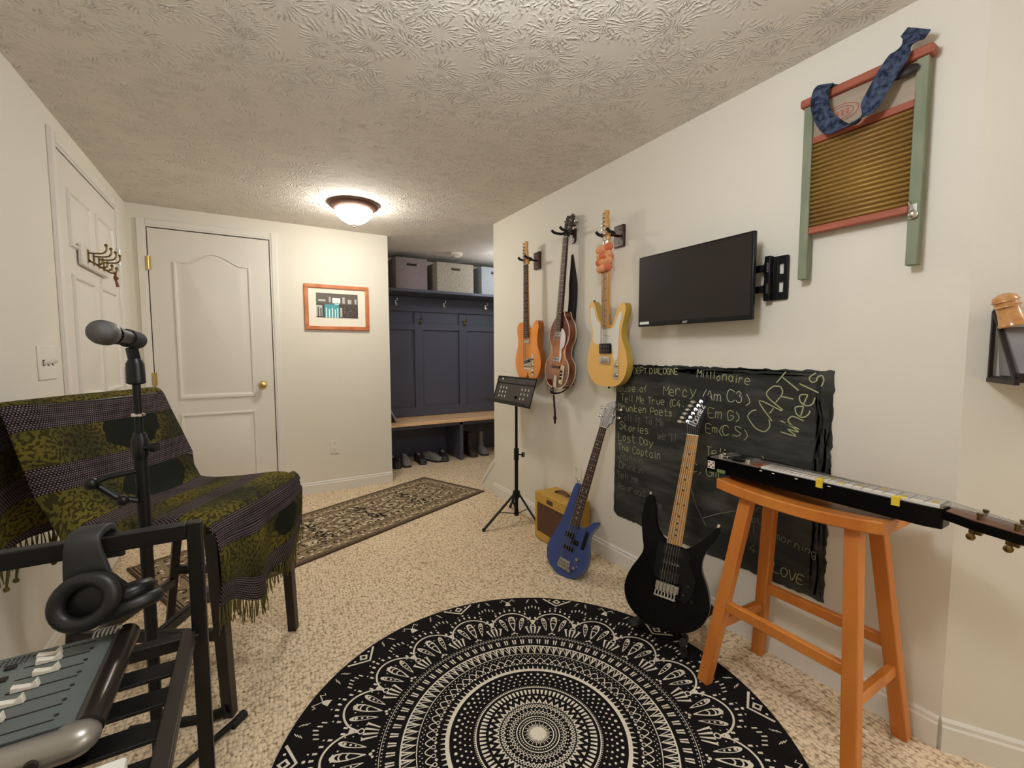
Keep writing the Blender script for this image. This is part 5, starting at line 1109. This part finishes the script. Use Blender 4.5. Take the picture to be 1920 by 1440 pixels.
for end, dz in ((0, -1), (nv-1, -1)):
    mb = MB()
    for j in range(0, nu+1):
        p = bl(end, j); 
        for k in range(2):
            q_ = p + s*RB.uniform(-.004, .004); l = RB.uniform(.05, .085); e_ = q_+V((0, 0, -l))+s*RB.uniform(-.012, .012)+f*RB.uniform(-.01, .01)
            mb.tube([q_+V((0, 0, .004)), (q_+e_)/2+s*RB.uniform(-.006, .006), e_], [.0016, .002, .0014], 5)
    mb.build('fringe', m_fringe, th)
for j in (3, 5, 12): 
    mb = MB(); p = bl(nv-1, j); mb.tube([p, p+V((.004, 0, -.05)), p+V((-.004, 0, -.11))], [.003, .0045, .003], 6); mb.ball(p+V((-.004, 0, -.11)), .008, 8)
    mb.build('tassel', m_fringe, th)

# ------------------------------------------------------------------ steel rack with slatted shelf, mixer, headphones
ry, rx = 1.08, -.107; tb = .026
t = thing('equipment_rack', 'black steel rack with slatted shelf in the left foreground', 'rack', (-.37, .85, 0))
for x in (rx, -.80):
    for y in (ry, .45):
        MB().b2((x-tb/2, y-tb/2, 0), (x+tb/2, y+tb/2, .8238 if y > 1 else .60)).build('post', m_black, t, bevel=.0025)
MB().b2((-.80-tb/2, ry-tb/2+.0004, .792), (rx-tb/2, ry+tb/2-.0004, .8236)).build('top_rail', m_black, t, bevel=.0025)
SZ = .598
for x in (rx-.018, -.80+.015): MB().b2((x-.012, .45, SZ-.012), (x+.012, ry, SZ+.006)).build('side_rail', mat('worn_edge_steel', (58, 52, 46), .4, .5) if x > -.5 else m_black, t, bevel=.002)
for y in (ry-.016, .46): MB().b2((-.80, y-.012, SZ-.02), (rx, y+.012, SZ+.004)).build('cross_rail', m_black, t, bevel=.002)
for i in range(7): 
    y = .52+.078*i; MB().b2((-.80, y-.022, SZ-.016), (rx-.028, y+.022, SZ-.010)).build('slat', m_black, t, bevel=.001)
for z in (.12,): 
    for y in (ry, .45): MB().b2((-.80, y-.011, z-.011), (rx, y+.011, z+.011)).build('lower_rail', m_black, t, bevel=.002)
# rail and foot lying on the carpet beyond the rack
o = MB(); o.bar((-.36, 1.70, .012), (-.135, 1.632, .012), .02, .022); o.tube([(-.15, 1.636, .014), (-.118, 1.626, .022), (-.10, 1.62, .034)], .016, 10)
tag(o.build('floor_bar', m_black, None, bevel=.002), 'black flat bar on the carpet by the near front chair leg', 'bar')
BXX, BXY = -.160, .745
MBX = MB(); MBX.b2((BXX-.06, BXY-.10, SZ-.009), (BXX, BXY, .625)); 
tag(MBX.build('white_box', mat('white_card', (222, 218, 208), .6), None, bevel=.004), 'small white box on the front of the rack shelf at the bottom edge', 'box')

t = thing('audio_mixer', 'grey audio mixing desk with white faders on the rack shelf', 'mixer', (-.45, .93, SZ+.006))
mz = .646; mx1, my0, my1 = -.222, .818, 1.060; mx0 = -.60
m_mix = mat('grey_green_panel', (104, 110, 104), .5, spec=.4, noise=(5., (92, 98, 96), (1, 1, 1), .4, .6)); m_mixd = mat('dark_panel', (46, 44, 44), .5); m_sil = mat('silver_bumper', (150, 144, 136), .32, .6)
MB().b2((mx0, my0, SZ+.006), (mx1, my1, mz-.004)).build('chassis', m_mixd, t, bevel=.004)
MB().b2((mx0, my0+.004, mz-.004), (mx1-.006, my1-.004, mz)).build('face_panel', m_mix, t, bevel=.001)
mb = MB(); mb.tube([(mx1+.006, my0-.002, mz-.012), (mx1+.006, my1, mz-.010)], .019, 18); mb.build('side_bolster', mat('dark_bronze_bolster', (58, 50, 44), .25, .6), t)
mb = MB(); mb.tube([(mx1-.006, my0-.018, mz-.016), (mx0, my0-.022, mz-.016)], .021, 20); mb.ball((mx1-.006, my0-.012, mz-.016), .024, 18, 0, (1.25, 1.15, .9)); mb.build('front_bumper', m_sil, t, angle=60)
MB().cyl((-.262, my0-.044, mz-.016), (-.262, my0-.034, mz-.016), .008, 14).build('jack_socket', m_gap, t)
for i in range(7):
    x1_ = mx1-.022; y = my0+.022+.0335*i
    MB().b2((mx1-.115, y-.0012, mz), (x1_-.012, y+.0012, mz+.0008)).build('fader_slot', m_gap, t)
m_fad = mat('cream_fader', (222, 214, 200), .4)
for i, x in enumerate((.088, .082, .072, .066, .052, .058, .062)):
    y = my0+.022+.0335*(i if i < 6 else 5.5); xx = mx1-.022-.005-x
    mb = MB(); mb.add([(xx+dx, y+dy, mz+dz) for dy in (-.005, .005) for dx, dz in ((-.016, .001), (-.015, .010), (-.006, .008), (.006, .006), (.014, .014), (.016, .001))], [(0, 1, 2, 3, 4, 5), (11, 10, 9, 8, 7, 6)]+[(i_, 6+i_, 6+(i_+1) % 6, (i_+1) % 6) for i_ in range(6)]); mb.build('fader_cap', m_fad, t, bevel=.001)
for i in range(6):
    y = my0+.022+.0335*i; MB().b2((mx1-.14, y+.004, mz), (mx1-.126, y+.015, mz+.004)).build('mute_button', m_gap, t, bevel=.001)
    mb = MB()
    for k in range(2): mb.cyl((mx1-.155+.008*k, y+.004, mz), (mx1-.155+.008*k, y+.004, mz+.001), .0016, 8)
    MB().cyl((mx1-.034, y+.009, mz), (mx1-.034, y+.009, mz+.001), .003, 10).build('print_dot', m_gap, t)
    mb.build('level_lights', m_gap, t)
mb = MB()
for i in range(4):
    for k in range(6): mb.cyl((mx1-.12+.006*k-.03, my1-.014-.006*i, mz), (mx1-.12+.006*k-.03, my1-.014-.006*i, mz+.0006), .0018, 8)
mb.build('vent_holes', m_gap, t)
MB().b2((mx0, my0+.006, mz), (mx1-.165, my1-.006, mz+.001)).build('knob_strip', m_mixd, t)
kc = [mat('grey_knob', (92, 90, 86), .5), mat('red_knob', (150, 78, 66), .5), mat('dark_knob', (40, 40, 38), .5), mat('beige_knob', (156, 142, 124), .5)]
for i in range(9):
    for k in range(9):
        x = mx1-.18-.022*k; y = my0+.024+.0245*i
        if x < mx0+.01 or y > my1-.008: continue
        MB().lathe([(.0075, mz+.001), (.0065, mz+.010), (.005, mz+.012)], 10, 0, T(x, y, 0)).build('knob', kc[(0, 2, 2, 0, 1, 2, 3, 2, 0)[(i+k*2) % 9] if i > 4 else 2 if (i+k) % 3 else 0], t)
mb = MB()
for k in range(7): mb.tube(spline([(mx1-.04+.006*k, my1-.012, mz+.002), (mx1-.036+.006*k, my1-.006, mz+.012), (mx1-.028+.004*k, my1+.001, mz+.010)], 4, False), .0016, 6)
mb.build('cable_tie', mat('clear_strip', (168, 164, 156), .4), t)

# headphones over the top rail
t = thing('headphones', 'black over-ear headphones hung on the top rail of the rack', 'headphones', (-.27, 1.08, .83))
hx = -.262
mb = MB(); bp_ = spline([(hx+.002, 1.052, .738), (hx-.004, 1.053, .79), (hx-.006, 1.057, .824), (hx, 1.08, .836), (hx+.008, 1.104, .826), (hx+.01, 1.108, .77)], 6, False); mb.ribbon(bp_, [.060]*len(bp_), (0, -1, .3)) 
vs = []
for p_, q_ in zip(bp_, range(len(bp_))): pass
mb = MB(); k = len(bp_); vs = []
for i, p_ in enumerate(bp_):
    tt = (bp_[min(i+1, k-1)]-bp_[max(i-1, 0)]).normalized(); w_ = .024+.011*min(1, max(0, (.824-p_.z)/.08)); vs += [p_+V((-w_, 0, 0)), p_+V((w_, 0, 0))]
mb.add(vs, [(2*i, 2*i+1, 2*i+3, 2*i+2) for i in range(k-1)]); mb.build('headband', mat('padded_black_vinyl', (34, 34, 33), .55), t, solid=.014, bevel=.004, angle=60)
for cx_, cy_, cz_, ax_ in ((hx+.006, 1.036, .728, (-.30, -1., .20)), (hx+.046, 1.066, .706, (.25, -.38, -1.))):
    Mc = frame((cx_, cy_, cz_), V(ax_).cross((0, 1, .3)), ax_)
    c_ = MB(Mc).lathe([(.034, .016), (.046, .008), (.049, -.004), (.042, -.015), (.02, -.021)], 28).build('ear_cup', m_bplas, t, angle=50)
    pad = MB(Mc); pad.tube([(.036*cos(q_), .042*sin(q_), .020) for q_ in [2*pi*i/28 for i in range(28)]], .013, 12, closed=True); pad.build('ear_pad', mat('black_leatherette', (24, 23, 23), .45), c_)
    MB().bar((hx+(.020 if cx_ > hx else -.018), 1.050, .762), (cx_, cy_+.004, cz_+.012), .022, .008, upv=(1, 0, 0)).build('yoke', m_bplas, t, bevel=.002)
mb = MB(); mb.b2((hx+.008, 1.040, .718), (hx+.016, 1.046, .738)); mb.b2((hx+.022, 1.040, .718), (hx+.030, 1.046, .738)); mb.b2((hx+.008, 1.040, .712), (hx+.030, 1.046, .718)); mb.build('side_mark', m_pwhite, t)
mb = MB(); mb.box((hx-.02, 1.044, .752), (.022, .006, .004)); mb.box((hx+.022, 1.046, .750), (.028, .006, .003)); mb.build('band_trim', m_chrome, t)

# ------------------------------------------------------------------ microphone stand and microphone
MH = (-.263, 1.262, 1.204)
pc = V((-.240, 1.405, 0)); t = thing('microphone_stand', 'straight black microphone stand in front of the draped chair', 'microphone stand', pc)
MB().cyl(pc+V((0, 0, .03)), pc+V((0, 0, .93)), .0135, 16).build('lower_tube', m_black, t)
MB().cyl(pc+V((0, 0, .90)), pc+V((0, 0, 1.13)), .0085, 14).build('upper_tube', m_black, t)
MB().lathe([(.015, .90), (.018, .915), (.018, .945), (.012, .965)], 18, 0, T(*pc)).build('clutch', m_bplas, t)
mb = MB(); mb.cyl(pc+V((.01, -.012, .93)), pc+V((.03, -.02, .93)), .006, 10); mb.cyl(pc+V((.025, -.018, .93)), pc+V((.036, -.023, .93)), .012, 12); mb.build('clutch_knob', m_bplas, t)
MB().lathe([(.011, 1.005), (.014, 1.007), (.014, 1.012), (.011, 1.014)], 14, 0, T(*pc)).build('stop_ring', m_chrome, t)
MB().lathe([(.02, .02), (.022, .05), (.016, .075)], 16, 0, T(*pc)).build('leg_hub', m_bplas, t)
for e_ in ((-.055, 1.60), (-.50, 1.36), (-.16, 1.16)):
    e_ = V((*e_, .012)); mb = MB(); mb.tube([pc+V((0, 0, .035)), e_], .0095, 10); l_ = mb.build('leg', m_black, t); d = (e_-pc).normalized(); MB().tube([e_-d*.05, e_], .0135, 10).build('rubber_foot', m_rubber, l_)
# side boom clamp
mb = MB(); q0 = pc+V((-.02, -.01, .862)); mb.tube([pc+V((0, 0, .872)), pc+V((-.06, -.02, .868)), pc+V((-.085, -.03, .858))], .007, 10); mb.ball(pc+V((-.088, -.03, .858)), .015, 12); mb.tube([pc+V((-.075, -.03, .85)), pc+V((-.045, -.02, .815)), pc+V((-.01, -.01, .80))], .008, 10); mb.ball(pc+V((-.035, -.025, .808)), .013, 12); mb.build('accessory_clamp', m_bplas, t)
MB().lathe([(.013, 1.085), (.0195, 1.088), (.0185, 1.135), (.012, 1.148)], 18, 0, T(*pc)).build('clip_base', m_bplas, t)
mh = V(MH); mt = pc+V((.004, .022, 1.192)); md = (mt-mh).normalized()
MB().bar(pc+V((0, 0, 1.14)), pc+V((-.004, -.004, 1.175)), .016, .022).build('clip_neck', m_bplas, t, bevel=.003)
mb = MB(); mb.tube([mt-md*.062, mt-md*.002], [.0215, .0205], 16); mb.build('clip_sleeve', m_rubber, t)
Mm = frame(mt, md.cross(V((0, 0, 1))), -md)      # local z toward the grille
ln = (mh-mt).length
t = thing('microphone', 'black handheld microphone with steel mesh ball head on the stand', 'microphone', Mm)
MB(Mm).lathe([(.013, -.006), (.0165, 0), (.0172, .03), (.0188, ln*.55), (.0205, ln*.74), (.022, ln*.80)], 22).build('handle', mat('satin_black_metal', (26, 25, 25), .4, .4), t)
MB(Mm).lathe([(.0225, ln-.014), (.0262, ln-.010), (.0262, ln-.003), (.0245, ln-.001)], 26).build('collar_ring', mat('grey_ring', (120, 118, 120), .35, .8), t)
m_mesh = mat('steel_mesh', (96, 94, 94), .45, .7); nt = m_mesh.node_tree; tc = node(nt, 'ShaderNodeTexCoord'); vo = node(nt, 'ShaderNodeTexVoronoi', i_Scale=520., i_Randomness=.0); bp = node(nt, 'ShaderNodeBump', i_Strength=.9, i_Distance=.001)
nt.links.new(tc.outputs['Object'], vo.inputs[0]); nt.links.new(vo.outputs['Distance'], bp.inputs['Height']); nt.links.new(bp.outputs[0], nt.nodes['Principled BSDF'].inputs['Normal'])
MB(Mm).lathe([(.0245, ln-.002), (.0262, ln+.005), (.0262, ln+.011), (.0245, ln+.019), (.0200, ln+.026), (.0125, ln+.0305), (.001, ln+.0325)], 28).build('mesh_head', m_mesh, t, angle=60)

# ------------------------------------------------------------------ wall shelf at the right edge
sA = V((1.727, .389, 0)); n3 = AN; dA = AD
t = thing('wall_shelf', 'black iron framed wall shelf at the right edge of the room', 'shelf', sA+V((0, 0, 1.08)))
P = lambda a, b, z: sA + dA*a + n3*b + V((0, 0, z))
dep_ = .150; m_iron = mat('dark_iron', (36, 26, 24), .5, .3)
for a in (0, .36):
    mb = MB(); mb.bar(P(a, .006, 1.082), P(a, .006, 1.268), .008, .010, upv=n3); mb.bar(P(a, dep_, 1.086), P(a, .008, 1.268), .008, .010, upv=dA); mb.bar(P(a, 0, 1.084), P(a, dep_+.004, 1.084), .010, .012); mb.build('side_bracket', m_iron, t, bevel=.001)
mb = MB(); vs = [P(a, b, z) for z in (1.084, 1.094) for a, b in ((0, 0), (.36, 0), (.36, dep_), (0, dep_))]; mb.add(vs, [(3, 2, 1, 0), (4, 5, 6, 7), (0, 1, 5, 4), (1, 2, 6, 5), (2, 3, 7, 6), (3, 0, 4, 7)]); mb.build('shelf_board', m_iron, t)
mb = MB(); mb.bar(P(0, dep_-.002, 1.10), P(.36, dep_-.002, 1.10), .008, .014); mb.build('front_rail', m_iron, t)
t = thing('grey_bin', 'weathered grey bin standing in the iron wall shelf', 'bin', P(.12, .04, 1.095))
mb = MB(); vs = []
for z, k, m_ in ((1.095, 0, .0), (1.222, 1, .008)): vs += [P(a, b, z) for a, b in ((.016-m_, .010), (.26+m_, .010), (.26+m_, .125-.075*k), (.016-m_, .125-.075*k))]
mb.add(vs, [(3, 2, 1, 0), (0, 1, 5, 4), (1, 2, 6, 5), (2, 3, 7, 6), (3, 0, 4, 7), (4, 5, 6, 7)]); mb.build('bin_body', mat('weathered_zinc', (150, 144, 146), .6, .2, noise=(18., (112, 106, 108), (1, 1, .2), .35, .7)), t, bevel=.002)
jm = mat('caramel_glaze', (204, 150, 92), .25, coat=.5, noise=(40., (184, 124, 70), (1, 1, 1), .4, .65))
jb = P(.022, .055, 1.226); Mj = frame(jb, V((0, 0, 1)).cross(n3)*.0+n3, V((-.30*dA.x, -.30*dA.y, 1)))
t = thing('ceramic_jar', 'caramel glazed ceramic jar leaning in the wall shelf', 'jar', Mj)
MB(Mj).lathe([(.028, 0), (.0295, .004), (.026, .012), (.0235, .03), (.0225, .048), (.024, .054), (.0235, .062), (.025, .068), (.022, .078), (.012, .084), (.002, .086)], 24).build('jar_body', jm, t)
mb = MB(Mj); 
for z in (.052, .066): mb.tube([(.0245*cos(q_), .0262*sin(q_), z) for q_ in [2*pi*i/24 for i in range(24)]], .0022, 8, closed=True)
mb.build('rim_beads', jm, t)
t = thing('blue_cup', 'bright blue cup beside the caramel jar, cut by the right edge', 'cup', P(.12, .045, 1.225)); MB(T(*P(.125, .05, 1.225))).lathe([(.02, 0), (.024, .03), (.026, .055), (.024, .055), (.02, .005)], 22).build('cup_body', mat('cobalt_glaze', (44, 118, 168), .3, coat=.4), t)
